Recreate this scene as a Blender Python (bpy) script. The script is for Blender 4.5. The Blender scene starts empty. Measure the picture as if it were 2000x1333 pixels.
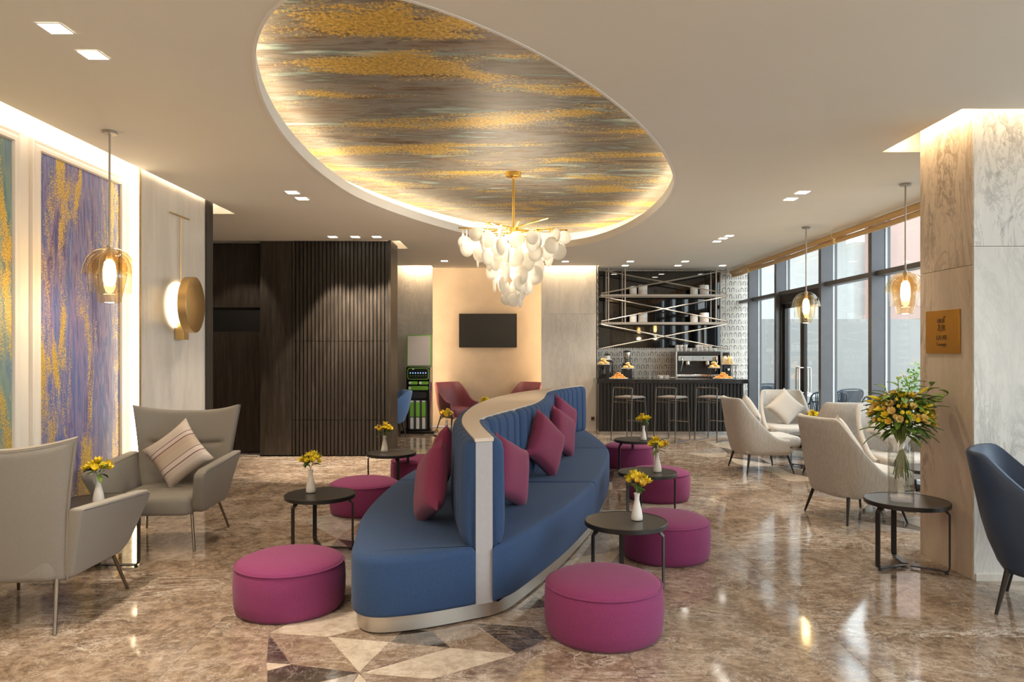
import bpy, bmesh, math, random
from math import sin, cos, pi, radians as rad
from mathutils import Vector, Matrix
random.seed(7)
S = bpy.context.scene
COL = S.collection
# ---------------------------------------------------------------- camera
cam = bpy.data.objects.new('camera', bpy.data.cameras.new('camera'))
COL.objects.link(cam); S.camera = cam
cam.location = (0, 0, 1.65); cam.rotation_euler = (pi/2, 0, 0)
cam.data.sensor_width = 36; cam.data.lens = 25.2
cam.data.shift_x = -0.005; cam.data.shift_y = 0.00775
cam.data.clip_start = 0.05
# ---------------------------------------------------------------- view / world
S.view_settings.view_transform = 'Standard'; S.view_settings.look = 'None'
S.view_settings.gamma = 1; S.view_settings.use_curve_mapping = False
S.view_settings.exposure = 0.78
S.cycles.max_bounces = 10; S.cycles.diffuse_bounces = 5; S.cycles.glossy_bounces = 4
S.cycles.transmission_bounces = 6; S.cycles.transparent_max_bounces = 24
S.cycles.caustics_reflective = False; S.cycles.caustics_refractive = False
S.cycles.sample_clamp_indirect = 6; S.cycles.use_denoising = True
S.cycles.use_light_tree = True
W = bpy.data.worlds.new('overcast'); S.world = W; W.use_nodes = True
W.node_tree.nodes['Background'].inputs[0].default_value = (0.86, 0.93, 1.0, 1)
W.node_tree.nodes['Background'].inputs[1].default_value = 3.0
WARM = (1.0, 0.74, 0.45); SOFT = (1.0, 0.84, 0.66); NEUT = (1.0, 0.93, 0.84)
def area(name, loc, rot, sx, sy, power, col=WARM, spread=None):
    l = bpy.data.lights.new(name, 'AREA'); l.shape = 'RECTANGLE'; l.size = sx; l.size_y = sy
    l.energy = power; l.color = col
    if spread: l.spread = rad(spread)
    o = bpy.data.objects.new(name, l); o.location = loc; o.rotation_euler = rot; COL.objects.link(o)
    return o
def spot(loc, power, ang=80, blend=.6, col=SOFT, aim=None, r=.04):
    l = bpy.data.lights.new('downlight_and_fill_lamp', 'SPOT'); l.energy = power; l.spot_size = rad(ang)
    l.spot_blend = blend; l.color = col; l.shadow_soft_size = r
    o = bpy.data.objects.new('downlight_and_fill_lamp', l); o.location = loc; COL.objects.link(o)
    if aim: o.rotation_euler = (Vector(aim)-Vector(loc)).to_track_quat('-Z', 'Y').to_euler()
    return o
ZC = 3.31
K = 1.0
# cove strips (the real LED runs of the coves)
def strip(loc, d, sx, sy, power, col=WARM):
    return area('cove_lamp', loc, Vector(d).to_track_quat('-Z', 'Y').to_euler(), sx, sy, power, col)
area('cove_lamp', (-3.49, 2.8, 3.40), (pi, 0, 0), .05, 11.6, 26*K)
strip((-3.40, 2.8, 3.43), (-.80, 0, -.60), 11.6, .05, 17*K, (1, .86, .70))                       # grazes left wall
strip((3.13, 5.5, 3.42), (.8, 0, -.6), 1.0, .05, 4.5*K)                            # grazes column, left face
strip((4.0, 5.0, 3.42), (0, .75, -.66), 1.7, .05, 4.5*K)                           # grazes column, front
strip((-2.0, 14.32, 3.42), (0, .75, -.66), .6, .05, 7*K)
strip((-.61, 14.78, 3.42), (0, .75, -.66), 2.2, .05, 3*K)
strip((1.05, 14.32, 3.42), (0, .75, -.66), 1.1, .05, 6*K)
strip((-1.82, 14.64, 1.7), (.35, 1, 0), .05, 3.2, 13*K)
strip((.60, 14.64, 1.7), (-.35, 1, 0), .05, 3.2, 13*K)
area('cove_lamp', (-1.87, 11.4, 3.40), (pi, 0, 0), .08, .8, 3*K)
area('cove_lamp', (-4.3, 8.6, 3.40), (pi, 0, 0), 1.5, .06, 8*K)
# added fill panels out of view, brightening the near end of the room
area('unseen_fill_panel', (0.4, -1.3, 3.28), (0, 0, 0), 6.0, 2.4, 75*K, NEUT)
area('unseen_fill_panel', (-1.7, 1.2, 3.28), (0, 0, 0), 2.0, 1.6, 30*K, SOFT)

# ================================================================ helpers
class MB:
    def __init__(s): s.v = []; s.f = []
    def add(s, vs, fs):
        n = len(s.v); s.v += [tuple(v) for v in vs]; s.f += [tuple(i+n for i in f) for f in fs]; return s
    def box(s, c, d, rz=0, taper=1.0, M=None):
        x, y, z = [k/2 for k in d]; vs = []
        for dz in (-1, 1):
            t = taper if dz < 0 else 1
            for dx, dy in ((-1, -1), (1, -1), (1, 1), (-1, 1)): vs.append(Vector((dx*x*t, dy*y*t, dz*z)))
        R = M or Matrix.Rotation(rz, 4, 'Z'); vs = [R @ v + Vector(c) for v in vs]
        return s.add(vs, [(0, 3, 2, 1), (4, 5, 6, 7), (0, 1, 5, 4), (1, 2, 6, 5), (2, 3, 7, 6), (3, 0, 4, 7)])
    def span(s, a, b):
        return s.box([(a[i]+b[i])/2 for i in range(3)], [abs(b[i]-a[i]) for i in range(3)])
    def lathe(s, prof, n=32, c=(0, 0, 0), cap=True, M=None):
        vs = []; fs = []
        for r, z in prof:
            for k in range(n):
                a = 2*pi*k/n; vs.append(Vector((r*cos(a), r*sin(a), z)))
        if M: vs = [M @ v for v in vs]
        vs = [v+Vector(c) for v in vs]
        for i in range(len(prof)-1):
            for k in range(n):
                fs.append((i*n+k, i*n+(k+1) % n, (i+1)*n+(k+1) % n, (i+1)*n+k))
        if cap:
            fs.append(tuple(range(n-1, -1, -1))); fs.append(tuple((len(prof)-1)*n+k for k in range(n)))
        return s.add(vs, fs)
    def tube(s, pts, r, n=8, closed=False, caps=True, flat=None):
        pts = [Vector(p) for p in pts]; m = len(pts); vs = []; fs = []
        rr = r if isinstance(r, (list, tuple)) else [r]*m
        up = None
        for i, p in enumerate(pts):
            a = pts[i-1] if (i or closed) else pts[0]; b = pts[(i+1) % m] if (i < m-1 or closed) else pts[-1]
            t = (b-a).normalized()
            if up is None:
                up = Vector((0, 0, 1)) if abs(t.z) < .9 else Vector((1, 0, 0))
            sd = t.cross(up).normalized(); up = sd.cross(t).normalized()
            for k in range(n):
                q = 2*pi*k/n; u, w = cos(q)*rr[i], sin(q)*rr[i]
                if flat: w *= flat
                vs.append(p+sd*u+up*w)
        for i in range(m if closed else m-1):
            for k in range(n):
                j = (i+1) % m
                fs.append((i*n+k, i*n+(k+1) % n, j*n+(k+1) % n, j*n+k))
        if caps and not closed:
            fs.append(tuple(range(n-1, -1, -1))); fs.append(tuple((m-1)*n+k for k in range(n)))
        return s.add(vs, fs)
    def prism(s, poly, z0, z1):
        n = len(poly)
        return s.add([(x, y, z0) for x, y in poly]+[(x, y, z1) for x, y in poly],
                     [tuple(range(n-1, -1, -1)), tuple(range(n, 2*n))]+[(i, (i+1) % n, n+(i+1) % n, n+i) for i in range(n)])
    def soft(s, poly, z0, z1, r=.03, k=4, rb=0.0):
        """prism with rounded top (and bottom) edges"""
        if parea(poly) < 0: poly = poly[::-1]
        lev = []
        if rb:
            for i in range(3):
                a = i/2*pi/2; lev.append((rb*(1-sin(a)), z0+rb*(1-cos(a))))
        else: lev.append((0, z0))
        for i in range(k+1):
            a = i/k*pi/2; lev.append((r*(1-cos(a)), z1-r+r*sin(a)))
        n = len(poly); vs = []; fs = []
        for o, z in lev: vs += [(x, y, z) for x, y in inset(poly, o)]
        for i in range(len(lev)-1):
            for j in range(n): fs.append((i*n+j, i*n+(j+1) % n, (i+1)*n+(j+1) % n, (i+1)*n+j))
        fs.append(tuple(range(n-1, -1, -1))); fs.append(tuple((len(lev)-1)*n+j for j in range(n)))
        return s.add(vs, fs)
    def grid(s, fn, nu, nv, cu=False, M=None):
        vs = []; fs = []
        for i in range(nu if cu else nu+1):
            for j in range(nv+1): vs.append(Vector(fn(i/nu, j/nv)))
        if M: vs = [M @ v for v in vs]
        for i in range(nu):
            for j in range(nv):
                a = i*(nv+1)+j; b = ((i+1) % nu if cu else i+1)*(nv+1)+j
                fs.append((a, b, b+1, a+1))
        return s.add(vs, fs)
    def sphere(s, c, r, n=12, m=8, sc=(1, 1, 1), M=None):
        return s.lathe([(max(1e-4, r*sin(pi*i/m)), -r*cos(pi*i/m)) for i in range(m+1)], n, c, cap=False,
                       M=(M or Matrix()) @ Matrix.Diagonal((*sc, 1)))
    def xf(s, M):
        s.v = [tuple(M @ Vector(v)) for v in s.v]; return s
def parea(p): return sum(p[i][0]*p[(i+1) % len(p)][1]-p[(i+1) % len(p)][0]*p[i][1] for i in range(len(p)))/2
def inset(p, d):
    n = len(p); out = []
    for i in range(n):
        a, b, c = Vector(p[i-1]), Vector(p[i]), Vector(p[(i+1) % n])
        e1 = (b-a); e2 = (c-b)
        if e1.length < 1e-6 or e2.length < 1e-6: out.append(tuple(b)); continue
        e1.normalize(); e2.normalize()
        n1 = Vector((-e1.y, e1.x)); n2 = Vector((-e2.y, e2.x)); m = (n1+n2)
        if m.length < .2: out.append(tuple(b)); continue
        m.normalize(); q = b+m*min(d/max(.45, m.dot(n1)), d*2); out.append((q.x, q.y))
    return out
def clipY(poly, y, keep_above):
    out = []; n = len(poly); f = (lambda p: p[1]-y) if keep_above else (lambda p: y-p[1])
    for i in range(n):
        a, b = poly[i], poly[(i+1) % n]; fa, fb = f(a), f(b)
        if fa >= 0: out.append(a)
        if (fa > 0 > fb) or (fa < 0 < fb):
            t = fa/(fa-fb); out.append((a[0]+(b[0]-a[0])*t, a[1]+(b[1]-a[1])*t))
    return out
def cr(pts, per=4, closed=False):
    """Catmull-Rom resample, any dimension"""
    P = [Vector(p) for p in pts]; n = len(P); out = []
    for i in range(n if closed else n-1):
        g = (lambda k: P[k % n]) if closed else (lambda k: P[max(0, min(n-1, k))])
        a, b, c, d = g(i-1), g(i), g(i+1), g(i+2)
        for k in range(per):
            t = k/per; out.append(.5*((2*b)+(c-a)*t+(2*a-5*b+4*c-d)*t*t+(3*b-a-3*c+d)*t**3))
    if not closed: out.append(P[-1])
    return [tuple(v) for v in out]
def smoothstep(a, b, x):
    t = max(0, min(1, (x-a)/(b-a))); return t*t*(3-2*t)
def mesh(name, mb, mat, ang=35):
    me = bpy.data.meshes.new(name); me.from_pydata(mb.v, [], mb.f)
    bm = bmesh.new(); bm.from_mesh(me); bmesh.ops.recalc_face_normals(bm, faces=bm.faces); bm.to_mesh(me); bm.free()
    if mat: me.materials.append(mat)
    if ang: me.shade_smooth(); me.set_sharp_from_angle(angle=rad(ang))
    return me
def part(name, mb, mat, parent=None, ang=35, bevel=None, sub=0, label=None, loc=None, rot=None):
    me = mb if isinstance(mb, bpy.types.Mesh) else mesh(name, mb, mat, ang)
    o = bpy.data.objects.new(name, me); COL.objects.link(o)
    if parent: o.parent = parent
    if loc: o.location = loc
    if rot: o.rotation_euler = rot
    if bevel:
        m = o.modifiers.new('bevel', 'BEVEL'); m.width = bevel; m.segments = 2; m.limit_method = 'ANGLE'; m.angle_limit = rad(40)
    if sub:
        m = o.modifiers.new('sub', 'SUBSURF'); m.levels = sub; m.render_levels = sub
    if label: o['label'] = label
    return o
def tag(o, label=None, cat=None, group=None, kind=None):
    if label: o['label'] = label
    if cat: o['category'] = cat
    if group: o['group'] = group
    if kind: o['kind'] = kind
    return o
def thing(name, label, cat, loc=(0, 0, 0), rz=0, group=None, sc=1):
    o = bpy.data.objects.new(name, None); COL.objects.link(o); o.empty_display_size = .1
    o.location = loc; o.rotation_euler = (0, 0, rz); o.scale = (sc,)*3
    return tag(o, label, cat, group)
def struct(name, mb, mat, **k): return tag(part(name, mb, mat, **k), kind='structure')
def dup(o, parent=None):
    c = o.copy(); COL.objects.link(c)
    if parent: c.parent = parent
    for ch in list(o.children): dup(ch, c)
    return c
def dup_at(o, loc, rz, label, group=None, sc=None):
    c = dup(o); c.location = loc; c.rotation_euler = (0, 0, rz); c['label'] = label
    if group: c['group'] = group
    if sc: c.scale = (sc,)*3
    return c
# ================================================================ materials
def mat(name):
    m = bpy.data.materials.new(name); m.use_nodes = True; t = m.node_tree
    return m, t, t.nodes['Principled BSDF']
def setp(p, col=None, rough=None, metal=None, **k):
    if col is not None: p.inputs['Base Color'].default_value = (*col, 1)
    if rough is not None: p.inputs['Roughness'].default_value = rough
    if metal is not None: p.inputs['Metallic'].default_value = metal
    for a, b in k.items(): p.inputs[a.replace('_', ' ')].default_value = b
class T:
    """tiny node shorthand"""
    def __init__(s, t, kind='Object', scale=(1, 1, 1), rot=(0, 0, 0), rand=False):
        s.t = t; N = t.nodes
        if kind == 'World': src = N.new('ShaderNodeNewGeometry').outputs['Position']
        else: src = N.new('ShaderNodeTexCoord').outputs[kind]
        if rand:
            oi = N.new('ShaderNodeObjectInfo'); mu = N.new('ShaderNodeVectorMath'); mu.operation = 'SCALE'
            cx = N.new('ShaderNodeCombineXYZ')
            for i in range(3): t.links.new(oi.outputs['Random'], cx.inputs[i])
            t.links.new(cx.outputs[0], mu.inputs[0]); mu.inputs['Scale'].default_value = 37.0
            ad = N.new('ShaderNodeVectorMath'); t.links.new(src, ad.inputs[0]); t.links.new(mu.outputs[0], ad.inputs[1]); src = ad.outputs[0]
        mp = N.new('ShaderNodeMapping'); t.links.new(src, mp.inputs[0])
        mp.inputs['Scale'].default_value = scale; mp.inputs['Rotation'].default_value = rot
        s.co = mp.outputs[0]; s.src = src
    def map(s, scale, rot=(0, 0, 0)):
        mp = s.t.nodes.new('ShaderNodeMapping'); s.t.links.new(s.src, mp.inputs[0])
        mp.inputs['Scale'].default_value = scale; mp.inputs['Rotation'].default_value = rot; return mp.outputs[0]
    def noise(s, sc, det=4, rough=.55, dist=0, co=None):
        n = s.t.nodes.new('ShaderNodeTexNoise'); s.t.links.new(co or s.co, n.inputs['Vector'])
        n.inputs['Scale'].default_value = sc; n.inputs['Detail'].default_value = det
        n.inputs['Roughness'].default_value = rough; n.inputs['Distortion'].default_value = dist; return n.outputs['Fac']
    def ramp(s, fac, stops, interp='LINEAR'):
        n = s.t.nodes.new('ShaderNodeValToRGB'); s.t.links.new(fac, n.inputs[0]); e = n.color_ramp.elements
        n.color_ramp.interpolation = interp
        while len(e) < len(stops): e.new(.5)
        for i, (p, c) in enumerate(stops):
            e[i].position = p; e[i].color = (*c, 1) if isinstance(c, (tuple, list)) else (c, c, c, 1)
        return n.outputs['Color']
    def mix(s, f, a, b, mode='MIX'):
        n = s.t.nodes.new('ShaderNodeMix'); n.data_type = 'RGBA'; n.blend_type = mode
        for i, v in ((0, f), (6, a), (7, b)):
            if hasattr(v, 'links'): s.t.links.new(v, n.inputs[i])
            elif i == 0: n.inputs[0].default_value = v
            else: n.inputs[i].default_value = (*v, 1)
        return n.outputs[2]
    def math(s, op, a, b=0.0, c=None):
        n = s.t.nodes.new('ShaderNodeMath'); n.operation = op
        for i, v in enumerate((a, b, c)):
            if v is None: continue
            if hasattr(v, 'links'): s.t.links.new(v, n.inputs[i])
            else: n.inputs[i].default_value = v
        return n.outputs[0]
    def vein(s, sc, width, det=5, dist=1.0, co=None, rough=.55):
        f = s.noise(sc, det, rough, dist, co); d = s.math('ABSOLUTE', s.math('SUBTRACT', f, .5))
        return s.ramp(d, [(0, 1.0), (width, 0.0)])
    def bump(s, fac, p, st=.2, d=.01):
        n = s.t.nodes.new('ShaderNodeBump'); s.t.links.new(fac, n.inputs['Height']); n.inputs['Strength'].default_value = st
        n.inputs['Distance'].default_value = d; s.t.links.new(n.outputs[0], p.inputs['Normal'])
    def to(s, out, sock): s.t.links.new(out, sock)
def plain(name, col, rough=.5, metal=0, var=.06, sc=8, **k):
    m, t, p = mat(name); setp(p, col, rough, metal, **k); n = T(t)
    f = n.noise(sc, 3); d = [max(0, c*(1-var)) for c in col]; u = [min(1, c*(1+var)) for c in col]
    n.to(n.ramp(f, [(.3, d), (.7, u)]), p.inputs['Base Color']); return m
def fabric(name, col, rough=.9, sc=260, var=.18, sheen=.25, bump=.25, stretch=(1, 1, 1), tint=None):
    m, t, p = mat(name); setp(p, col, rough); n = T(t, scale=stretch)
    f = n.noise(sc, 2, .7); g = n.noise(3.0, 2)
    c = n.ramp(f, [(.25, [x*(1-var) for x in col]), (.75, [min(1, x*(1+var)) for x in col])])
    c = n.mix(n.math('MULTIPLY', g, .18), c, [x*.82 for x in (tint or col)])
    n.to(c, p.inputs['Base Color']); n.bump(f, p, bump, .002)
    p.inputs['Sheen Weight'].default_value = sheen; p.inputs['Sheen Roughness'].default_value = .5; return m
def metal(name, col, rough=.3, brushed=None):
    m, t, p = mat(name); setp(p, col, rough, 1.0); n = T(t, scale=brushed or (1, 1, 1))
    f = n.noise(20 if not brushed else 1, 3)
    n.to(n.ramp(f, [(.3, rough*.85), (.7, min(1, rough*1.2))]), p.inputs['Roughness'])
    n.to(n.ramp(f, [(.3, [c*.93 for c in col]), (.7, col)]), p.inputs['Base Color']); return m
def glow(name, col, st):
    m, t, p = mat(name); setp(p, (.02, .02, .02), .5); p.inputs['Emission Color'].default_value = (*col, 1)
    p.inputs['Emission Strength'].default_value = st; return m
def thin_glass(name, tint, ior=1.45, rough=.02, haze=0.0, refl=1.0):
    m = bpy.data.materials.new(name); m.use_nodes = True; t = m.node_tree; N = t.nodes; N.clear()
    o = N.new('ShaderNodeOutputMaterial'); tr = N.new('ShaderNodeBsdfTransparent'); tr.inputs[0].default_value = (*tint, 1)
    gl = N.new('ShaderNodeBsdfGlossy'); gl.inputs['Roughness'].default_value = rough
    lw = N.new('ShaderNodeLayerWeight'); lw.inputs[0].default_value = .5
    pw = N.new('ShaderNodeMath'); pw.operation = 'POWER'; pw.inputs[1].default_value = 4.5; t.links.new(lw.outputs['Facing'], pw.inputs[0])
    fr = N.new('ShaderNodeMath'); fr.operation = 'MULTIPLY_ADD'; f0 = ((ior-1)/(ior+1))**2
    fr.inputs[1].default_value = .6; fr.inputs[2].default_value = f0; t.links.new(pw.outputs[0], fr.inputs[0])
    mx = N.new('ShaderNodeMixShader'); mu = N.new('ShaderNodeMath'); mu.operation = 'MULTIPLY'; mu.inputs[1].default_value = refl
    t.links.new(fr.outputs[0], mu.inputs[0]); t.links.new(mu.outputs[0], mx.inputs[0])
    t.links.new(tr.outputs[0], mx.inputs[1]); t.links.new(gl.outputs[0], mx.inputs[2]); last = mx.outputs[0]
    if haze:
        d1 = N.new('ShaderNodeBsdfTranslucent'); d1.inputs[0].default_value = (.9, .9, .88, 1)
        d2 = N.new('ShaderNodeBsdfDiffuse'); d2.inputs[0].default_value = (.92, .90, .87, 1)
        df = N.new('ShaderNodeMixShader'); df.inputs[0].default_value = .5; t.links.new(d1.outputs[0], df.inputs[1]); t.links.new(d2.outputs[0], df.inputs[2])
        m2 = N.new('ShaderNodeMixShader'); m2.inputs[0].default_value = haze
        t.links.new(last, m2.inputs[1]); t.links.new(df.outputs[0], m2.inputs[2]); last = m2.outputs[0]
    t.links.new(last, o.inputs[0]); return m

def marble_brown(name, base, dark, light, vein=.8, gloss=.07):
    m, t, p = mat(name); setp(p, base, gloss); n = T(t, 'World', rand=True)
    st = n.map((1.7, 1.2, 1), (0, 0, rad(24)))
    f = n.noise(3.2, 10, .78, .6, st); g = n.noise(14, 8, .8, .3, n.map((1.2, 1.5, 1), (0, 0, rad(20))))
    c = n.ramp(n.mix(.5, f, g), [(.42, dark), (.5, base), (.58, light)])
    msk = n.ramp(n.noise(.9, 3), [(.45, 0.0), (.58, 1.0)])
    v = n.vein(.85, .008, 8, 1.2, n.map((1, 2.6, 1), (0, 0, rad(8))), .62)
    v2 = n.vein(1.9, .007, 9, 1.1, None, .7); v3 = n.vein(.6, .014, 10, 1.8, n.map((1, 3.4, 1), (0, 0, rad(-12))), .8)
    vv = n.math('MAXIMUM', n.math('MULTIPLY', n.math('MAXIMUM', v, n.math('MULTIPLY', v3, .9)), msk), n.math('MULTIPLY', v2, .6))
    c = n.mix(n.math('MULTIPLY', vv, vein), c, (.80, .73, .64))
    n.to(c, p.inputs['Base Color']); n.to(n.ramp(f, [(.3, gloss*.8), (.7, gloss*1.5)]), p.inputs['Roughness'])
    p.inputs['Specular IOR Level'].default_value = .6
    return m
def marble_white(name, base, dark, gloss=.25, rot=0, stretch=(3, 3, .55), amount=.8):
    m, t, p = mat(name); setp(p, base, gloss); n = T(t, 'World', scale=stretch, rot=(0, rot, 0), rand=True)
    cl = n.noise(1.0, 6, .6, .8)
    c = n.ramp(cl, [(.35, [x*.86 for x in base]), (.6, base)])
    v = n.vein(.9, .035, 9, 1.8, None, .68); v2 = n.vein(2.6, .03, 8, 1.2, None, .7)
    msk = n.ramp(n.noise(.55, 2), [(.4, .15), (.62, 1.0)])
    vv = n.math('MULTIPLY', n.math('MAXIMUM', v, n.math('MULTIPLY', v2, .7)), msk)
    n.to(n.mix(n.math('MULTIPLY', vv, amount), c, dark), p.inputs['Base Color']); return m
def painting(name, cols, gold=.55, seed=0, axis='Z', sc=1.0, rough=.45):
    m, t, p = mat(name); setp(p, (.5, .5, .5), rough)
    if axis == 'Z': st, gs = (1, 3.0*sc, .5*sc), (1, 3.6*sc, .85*sc); fine = (1, 16, 1.2)
    else: st, gs = (.5*sc, 2.0*sc, 1), (.50*sc, 1.9*sc, 1); fine = (1.3, 10, 1)
    n = T(t); 
    def off(o):
        ad = t.nodes.new('ShaderNodeVectorMath'); t.links.new(o, ad.inputs[0]); ad.inputs[1].default_value = (seed, seed*1.7, seed*.6); return ad.outputs[0]
    a = n.noise(1.6, 7, .65, .9, off(n.map(st))); b = n.noise(1.2, 4, .55, .2, off(n.map(fine)))
    k = len(cols); base = n.ramp(n.mix(.35, a, b), [(.37+.27*i/(k-1), c) for i, c in enumerate(cols)])
    gm = n.noise(1.35, 5, .58, .55, off(n.map(gs, (0, 0, rad(6) if axis == 'X' else 0))))
    sp = n.noise(85 if axis == 'Z' else 38, 2, .8); br = n.noise(26, 3, .8)
    edge = n.math('ADD', gm, n.math('MULTIPLY', n.math('SUBTRACT', sp, .5), .42))
    edge = n.math('ADD', edge, n.math('MULTIPLY', n.math('SUBTRACT', br, .5), .12))
    mask = n.ramp(edge, [(gold-.045, 0.0), (gold+.035, 1.0)])
    gc = n.ramp(sp, [(.3, (.32, .19, .03)), (.5, (.60, .39, .07)), (.7, (.82, .62, .20))])
    n.to(n.mix(mask, base, gc), p.inputs['Base Color'])
    n.to(n.math('MULTIPLY', mask, .35), p.inputs['Metallic']); return m

C = {}
C['paint'] = plain('wall_paint', (.80, .74, .66), .8, var=.015, sc=2)
C['ceil'] = plain('ceiling_paint', (.80, .775, .705), .85, var=.012, sc=1.2)
C['lip'] = plain('cove_paint', (.84, .82, .79), .7, var=.01)
C['plaster'] = plain('beige_plaster', (.54, .445, .345), .75, var=.07, sc=3)
C['marble'] = marble_white('pale_marble', (.74, .69, .62), (.44, .42, .39), amount=.45)
C['marble_warm'] = marble_white('warm_marble', (.64, .53, .41), (.19, .14, .10), rot=.05, stretch=(2.0, 2.4, .75), amount=.9)
C['marble_grey'] = marble_white('grey_marble', (.62, .565, .50), (.24, .21, .19), amount=.4)
C['marble_front'] = marble_white('white_marble', (.72, .69, .64), (.27, .26, .25), rot=rad(34), stretch=(2.2, 1.1, .75), amount=1.0)
C['floor'] = marble_brown('brown_floor_marble', (.27, .195, .138), (.15, .102, .070), (.42, .32, .235), 1.0)
C['in_brown'] = marble_brown('brown_inlay_marble', (.27, .19, .13), (.18, .12, .085), (.38, .29, .21))
C['in_cream'] = marble_brown('cream_inlay_marble', (.60, .50, .39), (.46, .37, .28), (.70, .62, .51), .25)
C['in_dark'] = marble_brown('dark_inlay_marble', (.075, .055, .045), (.045, .032, .027), (.13, .10, .08), .5)
C['in_grey'] = marble_brown('grey_inlay_marble', (.36, .32, .28), (.26, .22, .19), (.46, .42, .38), .25)
C['grout'] = plain('grout', (.20, .145, .10), .4)
m, t, p = mat('dark_oak'); n = T(t, 'World', scale=(9, 9, .6)); setp(p, (.05, .035, .025), .42)
f = n.noise(3.2, 7, .65, .6); n.to(n.ramp(f, [(.3, (.017, .013, .009)), (.55, (.038, .029, .022)), (.75, (.070, .055, .042))]), p.inputs['Base Color'])
n.bump(f, p, .25, .004); C['oak'] = m
C['niche'] = plain('black_niche', (.004, .0035, .003), .6)
C['blue'] = fabric('blue_wool', (.023, .060, .150), tint=(.03, .08, .20), sheen=.05, var=.35, sc=190)
C['purple'] = fabric('magenta_wool', (.215, .028, .112), tint=(.21, .03, .13), sheen=.08, var=.26, sc=190)
C['pillow'] = fabric('plum_cushion_cloth', (.22, .028, .080), sheen=.15)
C['grey_fab'] = fabric('taupe_wool', (.26, .24, .21), var=.15, sheen=.05)
C['pipe'] = fabric('taupe_piping', (.26, .22, .17))
C['beige'] = fabric('oatmeal_rib_cloth', (.47, .445, .41), sc=46, var=.20, stretch=(2.5, 2.5, .12), sheen=.05, bump=.6)
C['beige_pil'] = fabric('ivory_cushion_cloth', (.52, .475, .425), sc=90, var=.10, sheen=.05)
C['leather_b'] = plain('navy_leather', (.022, .042, .085), .42, var=.12, sc=5)
C['leather_p'] = plain('plum_leather', (.17, .045, .068), .45, var=.1, sc=5)
C['cloth_lb'] = fabric('mid_blue_cloth', (.10, .20, .42))
C['black'] = plain('black_metal', (.022, .019, .017), .42, .2)
C['top'] = plain('bronze_black_top', (.050, .042, .036), .33, .1, var=.15, sc=40)
C['legwood'] = plain('black_stained_wood', (.018, .013, .010), .4)
C['chrome'] = metal('satin_chrome', (.62, .58, .52), .2)
C['nickel'] = metal('warm_nickel', (.46, .41, .36), .5)
C['bronze'] = metal('bronze_legs', (.20, .165, .13), .38)
C['band'] = metal('brushed_plinth', (.60, .56, .50), .42, brushed=(2, 2, 90))
C['stoolm'] = metal('dark_grey_metal', (.17, .155, .14), .45)
C['brass'] = metal('brass', (.74, .52, .21), .28)
C['brass_s'] = metal('satin_brass', (.62, .43, .19), .38, brushed=(60, 60, 2))
C['gold'] = metal('polished_brass', (.86, .58, .16), .2)
C['lam'] = plain('grey_white_laminate', (.42, .41, .43), .45, var=.03, sc=30)
C['lamtop'] = plain('cream_laminate', (.66, .56, .46), .4, var=.04, sc=30)
C['ceramic'] = plain('white_ceramic', (.84, .81, .77), .3, var=.02)
C['yellow'] = plain('yellow_petal', (.88, .68, .03), .55, var=.12, sc=60)
C['orange'] = plain('golden_petal', (.82, .56, .07), .55, var=.25, sc=60)
C['cream_fl'] = plain('buttery_petal', (.85, .62, .22), .6, var=.15, sc=60)
C['leaf'] = plain('leaf_green', (.17, .30, .04), .5, var=.35, sc=30)
C['leaf_d'] = plain('deep_leaf_green', (.055, .12, .02), .5, var=.35, sc=30)
C['stem'] = plain('stem_green', (.20, .27, .05), .5, var=.2)
C['glass'] = thin_glass('window_glass', (.93, .96, .95), 1.45)
C['vglass'] = thin_glass('vase_glass', (.97, .97, .955), 1.9)
C['water'] = thin_glass('vase_water', (.97, .975, .95), 1.33)
C['amber'] = thin_glass('amber_glass', (.97, .86, .66), 1.6, refl=1.3)
C['clear'] = thin_glass('clear_shade_glass', (.97, .93, .86), 1.6, refl=1.3)
C['frost'] = thin_glass('frosted_disc_glass', (.9, .87, .82), 1.4, .25, haze=.72)
C['bulb'] = glow('bulb', (1, .80, .50), 15)
C['led'] = glow('led_profile', (1, .80, .50), 9)
C['led_oval'] = glow('led_run', (1, .78, .50), 15)
C['down'] = glow('downlight_lens', (1, .93, .80), 9)
C['alab'] = glow('alabaster_disc', (1, .82, .56), 3.2)
C['frame'] = plain('charcoal_window_metal', (.105, .105, .115), .35, .3)
C['frame_w'] = plain('white_gasket', (.75, .75, .75), .5)
C['doorblk'] = plain('black_door_metal', (.020, .017, .015), .35, .3)
C['blind'] = fabric('gold_blind_cloth', (.60, .40, .17), sc=80, stretch=(1, .3, 1))
C['tv'] = plain('tv_screen', (.012, .012, .012), .34, var=.02)
C['bar_stone'] = plain('black_bar_stone', (.025, .022, .020), .15, var=.4, sc=30)
C['bar_slat'] = plain('black_slat', (.020, .018, .016), .4)
C['mirror'] = plain('black_mirror', (.006, .006, .007), .03, Specular_IOR_Level=1.0)
C['steel'] = metal('steel', (.55, .53, .50), .22)
C['kblk'] = plain('gloss_black', (.010, .010, .010), .2)
C['green'] = plain('lime_green', (.22, .52, .05), .4)
C['kpanel'] = plain('blank_poster', (.74, .66, .61), .5, var=.01)
C['bread'] = plain('baked_crust', (.72, .30, .05), .6, var=.4, sc=40)
C['bread2'] = plain('pale_pastry', (.80, .52, .20), .6, var=.35, sc=40)
C['tan'] = plain('stool_tan_hide', (.21, .18, .155), .6)
C['beans'] = plain('coffee_beans', (.07, .03, .015), .5, var=.4, sc=90)
C['dkglass'] = thin_glass('jar_glass', (.55, .52, .48), 1.5)
C['navyrope'] = plain('navy_rope', (.016, .035, .060), .6)
C['bluecush'] = fabric('teal_seat_cloth', (.03, .11, .17))
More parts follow.
